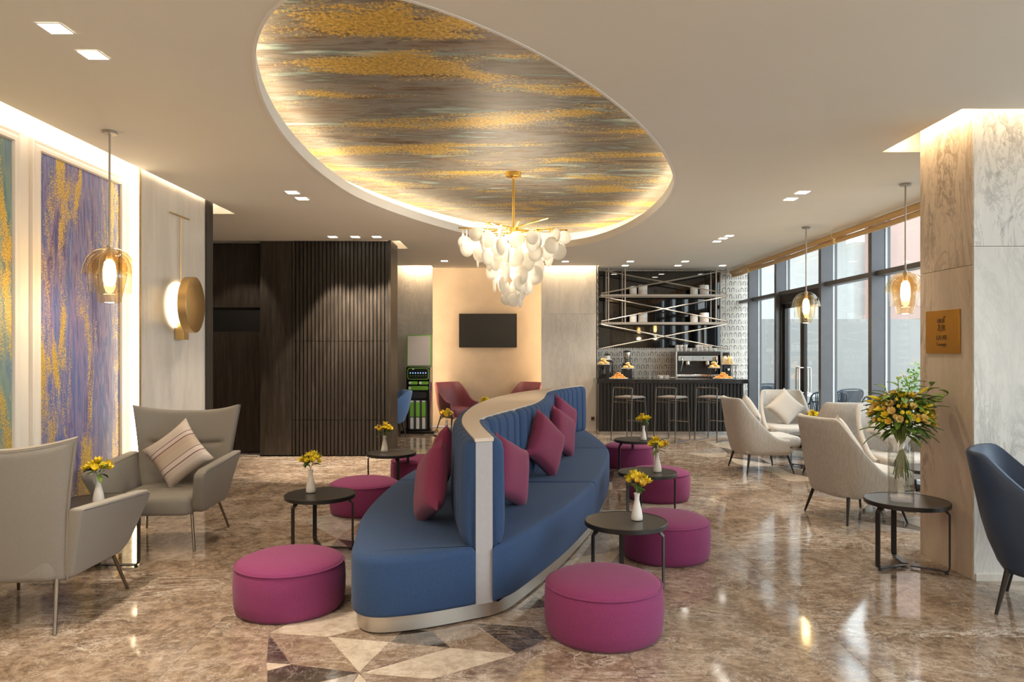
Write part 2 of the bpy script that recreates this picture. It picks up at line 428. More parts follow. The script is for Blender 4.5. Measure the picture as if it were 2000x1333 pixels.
C['ext_w'] = plain('white_render', (.54, .545, .53), .9, var=.02, sc=1)
C['ext_g'] = plain('grey_render', (.27, .265, .255), .9, var=.03, sc=1)
C['ext_p'] = plain('pink_render', (.42, .29, .255), .9, var=.04, sc=1)
C['ext_b'] = plain('orange_tile', (.50, .33, .22), .8, var=.08, sc=4)
C['ext_f'] = plain('terrace_stone', (.42, .40, .37), .7, var=.08, sc=2)
C['grille'] = plain('socket_metal', (.16, .10, .06), .4, .5)
# striped cushion
m, t, p = mat('striped_cushion_cloth'); setp(p, (.6, .5, .45), .9); n = T(t)
sx = t.nodes.new('ShaderNodeSeparateXYZ'); t.links.new(n.src, sx.inputs[0]); u = n.math('ADD', n.math('MULTIPLY', sx.outputs['X'], 2.1), .5)
cc = n.ramp(u, [(0, (.58, .50, .43)), (.26, (.58, .50, .43)), (.27, (.14, .03, .06)), (.285, (.60, .52, .46)), (.34, (.64, .55, .50)), (.35, (.14, .03, .06)), (.365, (.50, .39, .30)),
    (.47, (.52, .42, .33)), (.60, (.60, .50, .42)), (.61, (.14, .03, .06)), (.625, (.64, .56, .50)), (.70, (.62, .54, .47)), (.71, (.14, .03, .06)), (.725, (.6, .52, .46)), (.80, (.66, .58, .52)), (1, (.6, .5, .44))], 'CONSTANT')
n.to(cc, p.inputs['Base Color']); C['stripe'] = m
# bar wallpaper: rows of hand-drawn arches
m, t, p = mat('arch_print_wallpaper'); setp(p, (.8, .78, .74), .6); n = T(t)
nz = t.nodes.new('ShaderNodeTexNoise'); nz.inputs['Scale'].default_value = 14; t.links.new(n.src, nz.inputs['Vector'])
vm = t.nodes.new('ShaderNodeVectorMath'); vm.operation = 'MULTIPLY_ADD'; t.links.new(nz.outputs['Color'], vm.inputs[0])
vm.inputs[1].default_value = (.025,)*3; t.links.new(n.src, vm.inputs[2])
sx = t.nodes.new('ShaderNodeSeparateXYZ'); t.links.new(vm.outputs[0], sx.inputs[0])
vz = n.math('MULTIPLY', sx.outputs['Z'], 1/.135); row = n.math('FLOOR', vz); fz = n.math('FRACT', vz)
ux = n.math('ADD', n.math('MULTIPLY', sx.outputs['X'], 1/.095), n.math('MULTIPLY', row, .5)); fx = n.math('SUBTRACT', n.math('FRACT', ux), .5)
fx2 = n.math('ABSOLUTE', fx); dy = n.math('MAXIMUM', n.math('SUBTRACT', fz, .62), 0.0)
dist = n.math('SQRT', n.math('ADD', n.math('MULTIPLY', fx2, fx2), n.math('MULTIPLY', n.math('MULTIPLY', dy, dy), 1.6)))
ring = n.math('ABSOLUTE', n.math('SUBTRACT', dist, .27))
ink = n.math('MULTIPLY', n.ramp(ring, [(.055, 1.0), (.09, 0.0)]), n.ramp(fz, [(.16, 0.0), (.2, 1.0)]))
ink = n.math('MULTIPLY', ink, n.ramp(n.noise(9, 3), [(.38, .15), (.52, 1.0)]))
n.to(n.mix(ink, (.74, .70, .64), (.10, .09, .08)), p.inputs['Base Color']); C['wallpaper'] = m
C['art_teal'] = painting('teal_gold_painting', [(.06, .14, .17), (.10, .22, .24), (.22, .30, .26), (.12, .20, .30)], .545, 3.1)
C['art_blue'] = painting('violet_blue_gold_painting', [(.035, .04, .16), (.10, .085, .25), (.24, .20, .36), (.07, .11, .32), (.25, .25, .42), (.13, .07, .18)], .565, 8.3)
C['art_ceil'] = painting('gold_taupe_ceiling_mural', [(.075, .045, .025), (.20, .14, .10), (.24, .23, .21), (.13, .10, .08), (.24, .34, .34), (.60, .62, .57)], .585, 5.2, 'X', 1.0, .5)
# ================================================================ the setting
# --- floor: slabs on a bed, inlays laid flush into them
fl = struct('floor', MB().span((-6.5, -3, -.12), (4.86, 15.6, -.012)), C['grout'])
def inpoly(x, y, P):
    c = False
    for i in range(len(P)):
        (x1, y1), (x2, y2) = P[i-1], P[i]
        if (y1 > y) != (y2 > y) and x < (x2-x1)*(y-y1)/(y2-y1)+x1: c = not c
    return c
tile = mesh('floor_tile', MB().soft([(-.6, -.9), (.6, -.9), (.6, .9), (-.6, .9)][::1], -.012, 0, .0006, 1), C['floor'], 0)
tile2 = tile
for i in range(10):
    for j in range(11):
        x = -6.0+1.2012*i; y = -2.2+1.8012*j
        if x > 4.6 or y > 15.6: continue
        part('floor_tile', tile, None, fl, loc=(x, y, 0))
# --- inlay polygons near the camera, measured on the floor (metres)
def F(px, py): Y = 2310/(py-682); return ((px-1010)*Y/1400, Y)
def Z3(x, y): return F(480+.36*x, 1000+.36*y)
near = [('in_cream', [(125, 660), (445, 680), (640, 632), (600, 540), (330, 560)]),
 ('in_dark', [(125, 665), (110, 820), (248, 830)]), ('in_brown', [(125, 660), (248, 830), (615, 875), (445, 680)]),
 ('in_cream', [(110, 820), (114, 866), (248, 830)]), ('in_dark', [(114, 866), (112, 990), (400, 925), (615, 875), (248, 830)]),
 ('in_cream', [(445, 680), (615, 875), (780, 708)]), ('in_brown', [(445, 680), (780, 708), (860, 640), (640, 632)]),
 ('in_brown', [(780, 708), (622, 872), (1110, 740)]), ('in_dark', [(780, 708), (1110, 740), (1010, 648), (860, 640)]),
 ('in_cream', [(622, 878), (1010, 910), (1470, 775), (1110, 740)]), ('in_brown', [(1010, 648), (1110, 740), (1470, 772), (1230, 605)]),
 ('in_dark', [(1235, 605), (1470, 772), (1640, 690), (1555, 628)]), ('in_cream', [(615, 880), (560, 960), (700, 970)]),
 ('in_brown', [(618, 880), (704, 970), (1100, 1010), (1010, 912)]), ('in_grey', [(112, 994), (300, 1090), (556, 962), (612, 880), (400, 928)])]
for k, P in near:
    q = [Z3(*p) for p in P]
    if parea(q) < 0: q = q[::-1]
    part('inlay_tile', MB().prism(inset(q, .003), -.004, .0012), C[k], fl, ang=0)
def ovalpts(n=96, grow=0.0):
    cx, cy, a, b, tt, e = -.0924, 7.4697, 1.6866+grow, 4.2608+grow, -.1936, 1.6526; out = []
    for i in range(n):
        th = 2*pi*i/n; u = a*math.copysign(abs(cos(th))**(2/e), cos(th)); v = b*math.copysign(abs(sin(th))**(2/e), sin(th))
        out.append((cx+u*cos(tt)-v*sin(tt), cy+u*sin(tt)+v*cos(tt)))
    return out
def tri_field(region, ys, xs, test, seed, near_cut=None):
    R = random.Random(seed); mats = ['in_cream', 'in_brown', 'in_dark', 'in_grey', 'in_brown', 'in_cream', 'in_grey']
    G = [[(x+R.uniform(-.16, .16), y+R.uniform(-.18, .18)) for x in xs] for y in ys]
    for j in range(len(ys)-1):
        for i in range(len(xs)-1):
            a, b, c, d = G[j][i], G[j][i+1], G[j+1][i+1], G[j+1][i]
            tr = [(a, b, c), (a, c, d)] if (i+j) % 2 else [(a, b, d), (b, c, d)]
            for q in tr:
                cx = sum(p[0] for p in q)/3; cy = sum(p[1] for p in q)/3
                if not test(cx, cy): continue
                part('inlay_tile', MB().prism(inset(list(q), .003), -.004, .001), C[R.choice(mats)], fl, ang=0)
OV = ovalpts(64, .0)
tri_field(None, [4.62+.72*k for k in range(11)], [-2.1+.56*k for k in range(8)], lambda x, y: inpoly(x, y, OV) and y > 4.9, 3)
for k, P in [('in_grey', [F(1125, 1090), F(1160, 1000), F(1215, 1075)]), ('in_cream', [F(1125, 1090), F(1215, 1075), F(1150, 1150), F(1085, 1142)]),
             ('in_dark', [F(1013, 1192), F(1045, 1166), F(1080, 1185)])]:
    if parea(P) < 0: P = P[::-1]
    part('inlay_tile', MB().prism(P, -.003, .0016), C[k], fl, ang=0)
R2 = [(3.35, 5.9), (3.1, 6.4), (3.45, 7.1), (3.05, 8.1), (3.4, 8.9), (2.95, 9.8), (2.8, 11.4), (3.3, 12.6), (4.7, 12.6), (4.7, 5.9)]
tri_field(None, [5.85+.62*k for k in range(12)], [2.75+.5*k for k in range(5)], lambda x, y: inpoly(x, y, R2), 11)

# --- ceiling sheet with the oval opening
outer = [(-3.46, -3), (4.70, -3), (4.70, 4.955), (3.075, 4.955), (3.075, 6.04), (4.70, 6.04), (4.70, 15.12), (1.63, 15.12), (1.63, 14.26), (.49, 14.26), (.49, 14.70),
         (-1.71, 14.70), (-1.71, 14.26), (-6.5, 14.26), (-6.5, 11.86), (-1.80, 11.86), (-1.80, 10.99), (-6.5, 10.99), (-6.5, 8.80), (-3.46, 8.80)]
hole = ovalpts(96)
def holed(outer, hole, z):
    bm = bmesh.new(); E = []
    for L in (outer, hole):
        vs = [bm.verts.new((x, y, z)) for x, y in L]; E += [bm.edges.new((vs[i], vs[(i+1) % len(vs)])) for i in range(len(vs))]
    bmesh.ops.triangle_fill(bm, use_beauty=True, use_dissolve=False, edges=E)
    me = bpy.data.meshes.new('ceiling'); bm.to_mesh(me); bm.free(); return me
me = holed(outer, hole, ZC); me.materials.append(C['ceil'])
ce = bpy.data.objects.new('ceiling', me); COL.objects.link(ce); tag(ce, kind='structure')
sd = ce.modifiers.new('s', 'SOLIDIFY'); sd.thickness = .018; sd.offset = 1 if me.polygons[0].normal.z > 0 else -1
# lip of the oval, its ledge, the mural above
def ring(P, Q, z0, z1):
    n = len(P); m_ = MB(); m_.add([(*p, z0) for p in P]+[(*q, z0) for q in Q]+[(*q, z1) for q in Q]+[(*p, z1) for p in P],
        [f for i in range(n) for f in ((i, (i+1) % n, n+(i+1) % n, n+i), (n+i, n+(i+1) % n, 2*n+(i+1) % n, 2*n+i), (2*n+i, 2*n+(i+1) % n, 3*n+(i+1) % n, 3*n+i), (3*n+i, 3*n+(i+1) % n, (i+1) % n, i))])
    return m_
o0, o1, o2, o3 = ovalpts(160, -.002), ovalpts(160, .02), ovalpts(160, .30), ovalpts(160, .34)
struct('trim_1', ring(o0, o1, ZC-.004, ZC+.10), C['lip'], parent=None, ang=50)
struct('trim_2', ring(o2, o3, ZC+.021, ZC+.30), C['lip'], ang=50)
struct('trim_3', ring(ovalpts(160, .10), ovalpts(160, .122), ZC+.078, ZC+.094), C['led_oval'], ang=50)
mu = part('ceiling_mural', MB().prism(ovalpts(160, .32), ZC+.27, ZC+.30), C['art_ceil'], ang=0)
tag(mu, 'gold, taupe and teal streaked mural filling the lit oval ceiling recess', 'mural')
# recess lids and edges of the wall slots
rc = MB()
for a, b in (((-6.7, -3.1, 3.64), (5.0, 15.7, 3.70)), ((-6.7, -3.1, 3.40), (-6.6, 15.7, 3.64)), ((4.86, -3.1, 3.40), (5.0, 15.7, 3.64)), ((-6.6, 15.45, 3.40), (4.86, 15.6, 3.64)), ((-6.6, -3.1, 3.32), (4.86, -3.0, 3.64))): rc.span(a, b)
struct('ceiling_upper', rc, C['lip'])
up = MB()
up.span((-3.46, -3, ZC+.019), (-3.44, 8.80, ZC+.06)); up.span((3.055, 4.935, ZC+.019), (3.075, 6.06, 3.55)); up.span((3.055, 4.935, ZC+.019), (4.7, 4.955, 3.36)); up.span((3.075, 6.04, ZC+.019), (4.7, 6.06, 3.55))
up.span((-6.5, 8.80, ZC+.019), (-3.44, 8.82, 3.55)); up.span((-1.80, 10.97, ZC+.019), (-1.78, 11.88, 3.55)); up.span((-6.5, 11.86, ZC+.019), (-1.78, 11.88, 3.55))
up.span((-6.5, 14.24, ZC+.019), (-1.71, 14.26, 3.36)); up.span((-1.71, 14.68, ZC+.019), (.49, 14.70, 3.36)); up.span((.49, 14.24, ZC+.019), (1.65, 14.26, 3.36)); up.span((1.63, 14.26, ZC+.019), (1.65, 15.1, 3.55))
struct('trim_4', up, C['lip'])
# --- left wall: painted panelling, lit slot, marble slab
wl = struct('wall_left', MB().span((-3.86, -3, 0), (-3.66, 8.08, 3.55)), C['paint'])
def frame_at(y0, y1, z0, z1, w=.085, x=-3.66):
    mb = MB()
    prof = [(0, 0), (.028, .0), (.032, .012), (.024, .03), (.040, .05), (.040, .075), (.012, w), (0, w)]
    pts = []
    for (yy, zz, sy, sz) in ((y0, z0, 1, 1), (y1, z0, -1, 1), (y1, z1, -1, -1), (y0, z1, 1, -1)):
        pts.append([(x+h, yy+sy*d, zz+sz*d) for h, d in prof])
    n = len(prof); vs = [p for q in pts for p in q]; fs = []
    for i in range(4):
        for j in range(n): fs.append((i*n+j, i*n+(j+1) % n, ((i+1) % 4)*n+(j+1) % n, ((i+1) % 4)*n+j))
    return mb.add(vs, fs)
def wallart(y0, y1, mt, label, grp=None):
    t_ = thing('wall_painting', label, 'painting', (-3.66, (y0+y1)/2, .22)); L = (y1-y0)/2
    part('canvas', MB().span((.004, -L, 0), (.022, L, 2.93)), C[mt], t_, ang=0)
    f_ = frame_at(-L-.085, L+.085, -.085, 3.015, x=0)
    part('frame', f_, C['paint'], t_, ang=30)
wallart(5.46, 6.56, 'art_blue', 'tall violet and gold painting framed in cream beside the light strip')
wallart(4.06, 5.16, 'art_teal', 'tall teal and gold painting cut off at the left edge')
wallart(2.66, 3.76, 'art_teal', 'tall teal painting on the left wall outside the picture')
ms = struct('wall_marble', MB().span((-3.86, 6.70, 0), (-3.535, 8.08, 3.50)), C['lip'])
for y0, y1, z0, z1 in ((6.70, 8.08, 0, 3.49),):
    part('marble_panel', MB().span((-3.535, y0, z0), (-3.518, y1, z1)), C['marble'], ms, ang=0, bevel=.0015)
struct('trim_5', MB().span((-3.525, 6.683, 0), (-3.515, 6.702, 3.45)), C['brass_s'])
led = MB().span((-3.585, 6.685, .02), (-3.54, 6.699, 3.45)); struct('trim_6', led, C['led'])
struct('wall_jamb', MB().span((-3.86, 8.08, 0), (-3.50, 8.25, 3.50)), C['oak'])
struct('baseboard_left', MB().span((-3.665, -3, 0), (-3.645, 6.68, .09)), C['paint'])
# --- corridor beyond, dark panelled block
struct('wall_rear', MB().span((-6.6, -3.1, 0), (4.86, -3.0, 3.6)), C['plaster'])
struct('wall_corridor', MB().span((-6.6, -3, 0), (-6.5, 15.5, 3.6)), C['plaster'])
db = struct('wall_dark_block', MB().span((-6.5, 11.25, 0), (-1.97, 11.55, 3.31)), C['oak'])
part('panel', MB().span((-3.94, 10.99, .02), (-3.46, 11.25, 3.30)), C['oak'], db, ang=0)
part('panel', MB().span((-6.5, 11.20, .02), (-3.945, 11.25, 1.64)), C['oak'], db, ang=0)
part('panel', MB().span((-6.5, 11.205, 1.64), (-3.945, 11.25, 1.92)), C['oak'], db, ang=0)
part('panel', MB().span((-6.5, 11.20, 2.30), (-3.945, 11.25, 3.30)), C['oak'], db, ang=0)
part('niche', MB().span((-6.5, 11.24, 1.92), (-3.945, 11.30, 2.30)), C['niche'], db, ang=0)
part('end_panel', MB().span((-1.97, 10.95, 0), (-1.93, 11.57, 3.31)), C['oak'], db, ang=0)
part('backing', MB().span((-3.46, 11.03, .0), (-1.97, 11.25, 3.31)), C['niche'], db, ang=0)
nsl = 25; wsl = 1.49/nsl
for (z0, z1) in ((.02, .555), (.563, 1.765), (1.773, 3.30)):
    sm = mesh('slat', MB().prism([(-wsl*.38, 0), (-wsl*.30, -.032), (wsl*.30, -.032), (wsl*.38, 0)], z0, z1), C['oak'], 0)
    for k in range(nsl): part('slat', sm, None, db, loc=(-3.46+wsl*(k+.5), 11.03, 0))
struct('trim_7', MB().span((-6.5, 10.93, 0), (-3.95, 11.20, .02)), C['in_grey'])
# --- back walls
wb = struct('wall_back', MB().span((-6.5, 14.52, 0), (-1.73, 14.62, 3.55)).span((.51, 14.52, 0), (1.60, 14.62, 3.55)), C['lip'])
for x0, x1, k in ((-2.95, -1.71, 'marble_grey'), (-4.2, -2.955, 'marble_grey'), (.49, 1.62, 'marble')):
    for z0, z1 in ((0, 2.355), (2.358, 3.49)): part('marble_panel', MB().span((x0, 14.50, z0), (x1, 14.52, z1)), C[k], wb, ang=0, bevel=.0015)
struct('wall_alcove', MB().span((-2.1, 15.30, 0), (.9, 15.4, 3.55)).span((-2.0, 14.62, 0), (-1.95, 15.3, 3.55)).span((.75, 14.62, 0), (.8, 15.3, 3.55)), C['plaster'])
struct('wall_bar', MB().span((1.60, 15.10, 0), (4.86, 15.2, 3.55)).span((1.60, 14.5, 0), (1.63, 15.1, 3.55)), C['wallpaper'])
# --- column on the right
wc = struct('wall_column', MB().span((3.27, 5.14, 0), (4.9, 5.76, 3.50)), C['lip'])
for z0, z1 in ((0, 2.25), (2.253, 3.49)): part('marble_panel', MB().span((3.25, 5.12, z0), (3.27, 5.78, z1)), C['marble_warm'], wc, ang=0, bevel=.001)
for x0, x1, z0, z1 in ((3.2505, 4.35, 0, 2.38), (3.2505, 4.35, 2.383, 3.49), (4.353, 4.9, 0, 3.49)):
    part('marble_panel', MB().span((x0, 5.10, z0), (x1, 5.1195, z1)), C['marble_front'], wc, ang=0, bevel=.001)
part('marble_panel', MB().span((3.27, 5.76, 0), (4.9, 5.78, 3.49)), C['marble_warm'], wc, ang=0)
struct('baseboard_column', MB().span((3.26, 5.088, 0), (4.9, 5.10, .05)), C['marble'])
struct('wall_right', MB().span((4.78, 5.1, 0), (4.86, 5.9, 3.55)), C['paint'])
# --- glazed wall on the right
XW = 4.72
mul = [14.26, 12.78, 10.90, 9.35, 7.75, 6.2]
wi = 0
edges = [15.10]+mul+[5.9]
def windowbay(y1, y0, door=False):
    global wi; wi += 1
    w = tag(part('window_%d' % wi, MB().span((XW-.01, y0, -.0), (XW+.13, y1, .06)).span((XW-.01, y0, 3.36), (XW+.13, y1, 3.55)), C['frame']), kind='structure')
    part('mullion', MB().span((XW-.12, y0-.045, 0), (XW+.06, y0+.045, 3.40)), C['frame'], w, ang=0, bevel=.003)
    part('gasket', MB().span((XW+.06, y0-.05, 0), (XW+.085, y0+.05, 3.40)), C['frame_w'], w, ang=0)
    part('outer_cap', MB().span((XW+.085, y0-.04, 0), (XW+.13, y0+.04, 3.40)), C['frame'], w, ang=0)
    part('transom', MB().span((XW-.06, y0+.045, 2.60), (XW+.08, y1-.045, 2.665)), C['frame'], w, ang=0, bevel=.003)
    part('pane', MB().span((XW+.045, y0+.045, 2.665), (XW+.053, y1-.045, 3.38)), C['glass'], w, ang=0)
    if not door: part('pane', MB().span((XW+.045, y0+.045, .06), (XW+.053, y1-.045, 2.60)), C['glass'], w, ang=0)
for i in range(len(edges)-1): windowbay(edges[i], edges[i+1], door=(i == 2))
for y in (5.0, 3.4, 1.8, .2, -1.4): windowbay(y, y-1.6)
# double door in the third bay
y0, y1 = 10.90+.045, 12.78-.045; ym = (y0+y1)/2
dr = struct('door_1', MB().span((XW-.05, y0, 2.45), (XW+.08, y1, 2.60)).span((XW-.05, y1-.05, 0), (XW+.08, y1, 2.45)).span((XW-.05, y0, 0), (XW+.08, y0+.04, 2.45)), C['doorblk'])
for a, b, hs in ((ym+.006, y1-.055, ym+.06), (y0+.045, ym-.006, ym-.06)):
    lf = MB()
    for c0, c1 in (((XW-.01, a, .01), (XW+.04, a+.075, 2.44)), ((XW-.01, b-.075, .01), (XW+.04, b, 2.44)), ((XW-.01, a, .01), (XW+.04, b, .13)), ((XW-.01, a, 2.36), (XW+.04, b, 2.44))): lf.span(c0, c1)
    l_ = part('door_leaf', lf, C['doorblk'], dr, ang=0)
    part('pane', MB().span((XW+.01, a+.07, .12), (XW+.018, b-.07, 2.37)), C['glass'], l_, ang=0)
    for sx in (-.09, .10):
        part('pull_handle', MB().tube(cr([(XW+.015, hs, .93), (XW+sx*.8, hs, .93), (XW+sx, hs, .96), (XW+sx, hs, 1.31), (XW+sx*.8, hs, 1.34), (XW+.015, hs, 1.34)], 3), .012, 8), C['chrome'], l_)
# rolled gold blinds hanging under the ceiling along the glass
for i, (a, b) in enumerate(((15.05, 14.0), (13.95, 10.2), (10.15, 7.55), (7.5, 6.15))):
    t_ = thing('roller_blind', ['rolled gold fabric blind nearest the bar wall', 'rolled gold fabric blind above the glass door', 'rolled gold fabric blind over the window nearest the rear pendant',
              'rolled gold fabric blind ending behind the marble column'][i], 'blind', (4.50, (a+b)/2, 3.30), group='rolled blinds along the window wall'); L = (a-b)/2
    part('head_roll', MB().tube([(0, -L, -.045), (0, L, -.045)], .042, 14), C['blind'], t_)
    part('fold', MB().tube([(.03, -L+.01, -.115), (.03, 0, -.125), (.03, L-.01, -.115)], .036, 12), C['blind'], t_)
    part('bracket', MB().box((.02, -L+.01, -.04), (.05, .012, .10)), C['brass_s'], t_)
# --- outside
struct('ground_terrace', MB().span((4.86, -8, -.15), (22, 34, -.03)), C['ext_f'])
struct('wall_terrace', MB().span((4.86, 17.5, -.03), (22, 17.7, 2.38)), C['ext_g'])
t_ = thing('white_building', 'bright white rendered building behind the grey terrace wall', 'building', (11, 27, 0))
part('facade', MB().span((-8, 0, 0), (1.4, 1, 11)), C['ext_w'], t_, ang=0)
part('corner_pier', MB().span((1.4, -.6, 0), (1.8, 1, 5.6)), C['ext_w'], t_, ang=0)
part('canopy', MB().span((-8, -1.6, 6.6), (1.4, 0, 7.0)), C['ext_w'], t_, ang=0)
t_ = thing('tiled_tower', 'orange tiled tower beside the white building', 'building', (14.5, 26.5, 0))
for k in range(9): part('tile_band', MB().span((-.65, 0, .7*k), (.65, 1, .7*k+.68)), C['ext_b'], t_, ang=0)
t_ = thing('pink_building', 'dull pink rendered building seen behind the front window pendant', 'building', (15, 22, 0))
part('facade', MB().span((-2.4, 0, 2.9), (6, 4, 9)), C['ext_p'], t_, ang=0)
part('plinth', MB().span((-2.3, .1, 0), (6, 4, 2.6)), C['ext_w'], t_, ang=0)
part('ledge', MB().span((-2.45, -.1, 2.6), (6, 4, 2.9)), C['ext_p'], t_, ang=0)
# ================================================================ island sofa
A_ = cr([(-.25, 4.315), (-.34, 4.265), (-.51, 4.18), (-.66, 4.125), (-.80, 4.10), (-.91, 4.14), (-.99, 4.28), (-1.05, 4.65), (-1.12, 5.12), (-1.14, 5.66), (-1.12, 6.3), (-1.07, 6.9), (-.96, 7.5), (-.82, 8.0), (-.62, 8.6), (-.35, 9.2), (-.02, 9.8), (.4, 10.4), (.75, 10.78), (.92, 10.86)], 3)
B_ = cr([(-.15, 4.365), (-.04, 4.48), (.06, 4.68), (.2, 5.0), (.40, 5.5), (.6, 6.1), (.72, 6.5), (.88, 7.2), (1.02, 7.95), (1.10, 8.6), (1.11, 9.2), (1.09, 9.8), (1.05, 10.35), (1.01, 10.72)], 3)
L_ = cr([(-.25, 4.335), (-.33, 4.8), (-.40, 5.3), (-.43, 5.8), (-.43, 6.3), (-.40, 6.9), (-.33, 7.5), (-.22, 8.1), (-.06, 8.7), (.13, 9.2), (.38, 9.7), (.65, 10.2), (.90, 10.68)], 5)
R_ = cr([(-.15, 4.385), (-.22, 4.8), (-.28, 5.25), (-.29, 5.6), (-.17, 6.05), (.0, 6.6), (.17, 7.2), (.28, 7.9), (.33, 8.5), (.37, 9.0), (.44, 9.4), (.57, 9.8), (.76, 10.25), (.97, 10.62)], 5)
sofa = thing('island_sofa', 'long blue leaf-shaped back-to-back island sofa on a steel plinth', 'sofa', (0, 7.4, 0))
def lo(P): return [(x, y-7.4) for x, y in P]
outl = A_+B_[::-1]
part('plinth', MB().prism(lo(inset(outl if parea(outl) > 0 else outl[::-1], .035)), .012, .10), C['band'], sofa, ang=50)
part('plinth_foot', MB().prism(lo(inset(outl if parea(outl) > 0 else outl[::-1], .06)), 0, .012), C['black'], sofa, ang=50)
cutsR = [4.2, 6.45, 8.65, 11]; cutsL = [4.0, 6.55, 8.75, 11]
def curve_y(Cv, y):
    for i in range(len(Cv)-1):
        if Cv[i][1] <= y <= Cv[i+1][1]: t = (y-Cv[i][1])/(Cv[i+1][1]-Cv[i][1]+1e-9); return Cv[i][0]+(Cv[i+1][0]-Cv[i][0])*t
    return Cv[0][0] if y < Cv[0][1] else Cv[-1][0]
def dedup(P, e=.012):
    out = []
    for p in P:
        if not out or (Vector(p)-Vector(out[-1])).length > e: out.append(p)
    if (Vector(out[0])-Vector(out[-1])).length < e: out.pop()
    return out
for side, O_, I_, cuts in ((1, B_, R_, cutsR), (-1, A_, L_, cutsL)):
    full = O_+I_[::-1]
    for i in range(3):
        P = clipY(clipY(full, cuts[i]+(.004 if i else 0), True), cuts[i+1]-.004, False); P = dedup(P)
        if parea(P) < 0: P = P[::-1]
        part('seat', MB().soft(lo(P), .10, .455, .045, 4, .03), C['blue'], sofa, ang=60)
# spine carcass
sp = dedup(L_+R_[::-1]); sp = sp if parea(sp) > 0 else sp[::-1]
part('spine', MB().prism(lo(sp), .10, 1.085), C['lam'], sofa, ang=30)
part('spine_top', MB().prism(lo(inset(sp, -.004)), 1.087, 1.108), C['lamtop'], sofa, ang=30)
def arclen(P):
    s = [0]
    for i in range(1, len(P)): s.append(s[-1]+(Vector(P[i])-Vector(P[i-1])).length)
    return s
def pad(Cv, side, s0, s1, z0=.44, z1=1.10, th=.085, ch=.19):
    s = arclen(Cv); Ltot = s1-s0; nc = max(2, round(Ltot/ch)); per = 12; N_ = nc*per; cols = []
    prof = [(0.0, .0), (.45, .005), (.82, .03), (1.0, .10), (1.06, .25), (1.04, .5), (1.0, .75), (.98, .88), (.86, .955), (.6, .99), (.25, 1.0), (0, 1.0)]
    vs = []; fs = []
    for i in range(N_+1):
        ss = s0+Ltot*i/N_; k = 0
        while k < len(s)-2 and s[k+1] < ss: k += 1
        t = (ss-s[k])/(s[k+1]-s[k]); a, b = Vector(Cv[k]), Vector(Cv[k+1]); p = a.lerp(b, t)
        k0, k1 = max(0, k-2), min(len(Cv)-1, k+3); d = (Vector(Cv[k1])-Vector(Cv[k0])).normalized(); nrm = Vector((d.y, -d.x))*side
        g = abs(sin(pi*i/per)); bul = 1-.26*(1-g)**5
        e = min(i, N_-i)/per; bul *= (.55+.45*min(1, (e*2.2))**.5) if e < .45 else 1
        for (o, z) in prof:
            zz = z0+(z1-z0)*z; q = p+nrm*(th*o*(bul if 0 < z < 1 else 1)); vs.append((q.x, q.y-7.4, zz-(1-bul)*.03*(z > .9)))
    m_ = len(prof)
    for i in range(N_):
        for j in range(m_-1): fs.append((i*m_+j, i*m_+j+1, (i+1)*m_+j+1, (i+1)*m_+j))
    fs.append(tuple(range(m_))); fs.append(tuple(N_*m_+j for j in range(m_-1, -1, -1)))
    return MB().add(vs, fs)
for side, Cv, cuts in ((1, R_, cutsR), (-1, L_, cutsL)):
    s = arclen(Cv); sy = lambda y: next((s[i] for i in range(len(Cv)) if Cv[i][1] >= y), s[-1])
    br = [0.0]+([sy(5.6), sy(6.45), sy(8.65)] if side > 0 else [sy(6.55), sy(8.75)])+[s[-1]]
    for i in range(len(br)-1): part('back_pad', pad(Cv, side, br[i]+.004, br[i+1]-.004), C['blue'], sofa, ang=60)
# ================================================================ cushions
def pillow_mesh(s=.45, th=.16, name='cushion', mt='pillow', n=14):
    mb = MB()
    def P(u, v, sg):
        a, b = 2*u-1, 2*v-1
        pin = 1-.10*((1-a*a)*(abs(b)**3)+0) ; pin2 = 1-.10*((1-b*b)*(abs(a)**3))
        x = a*pin2; z = b*pin
        h = (max(0, 1-a**4)*max(0, 1-b**4))**.55
        return (x*s/2, sg*th/2*h, z*s/2)
    vs = []; idx = {}
    for sg in (1, -1):
        for i in range(n+1):
            for j in range(n+1):
                bd = i in (0, n) or j in (0, n)
                if sg < 0 and bd: idx[(sg, i, j)] = idx[(1, i, j)]
                else: idx[(sg, i, j)] = len(vs); vs.append(P(i/n, j/n, sg))
    fs = []
    for sg in (1, -1):
        for i in range(n):
            for j in range(n):
                f = (idx[(sg, i, j)], idx[(sg, i+1, j)], idx[(sg, i+1, j+1)], idx[(sg, i, j+1)]); fs.append(f if sg < 0 else f[::-1])
    mb.add(vs, fs); return mesh(name, mb, C[mt], 60)
pm = {k: pillow_mesh(mt=k) for k in ('pillow', 'stripe', 'beige_pil')}
def cushion(loc, yaw, roll, lean, kind, label, group, s=1.0):
    """loc = centre; yaw = facing, roll = turn in its own plane, lean = backwards"""
    o = bpy.data.objects.new('cushion', pm[kind]); COL.objects.link(o)
    M = Matrix.Translation(loc) @ Matrix.Rotation(yaw, 4, 'Z') @ Matrix.Rotation(lean, 4, 'X') @ Matrix.Rotation(roll, 4, 'Y') @ Matrix.Scale(s, 4)
    o.matrix_world = M; return tag(o, label, 'cushion', group)
g = 'plum cushions on the island sofa'
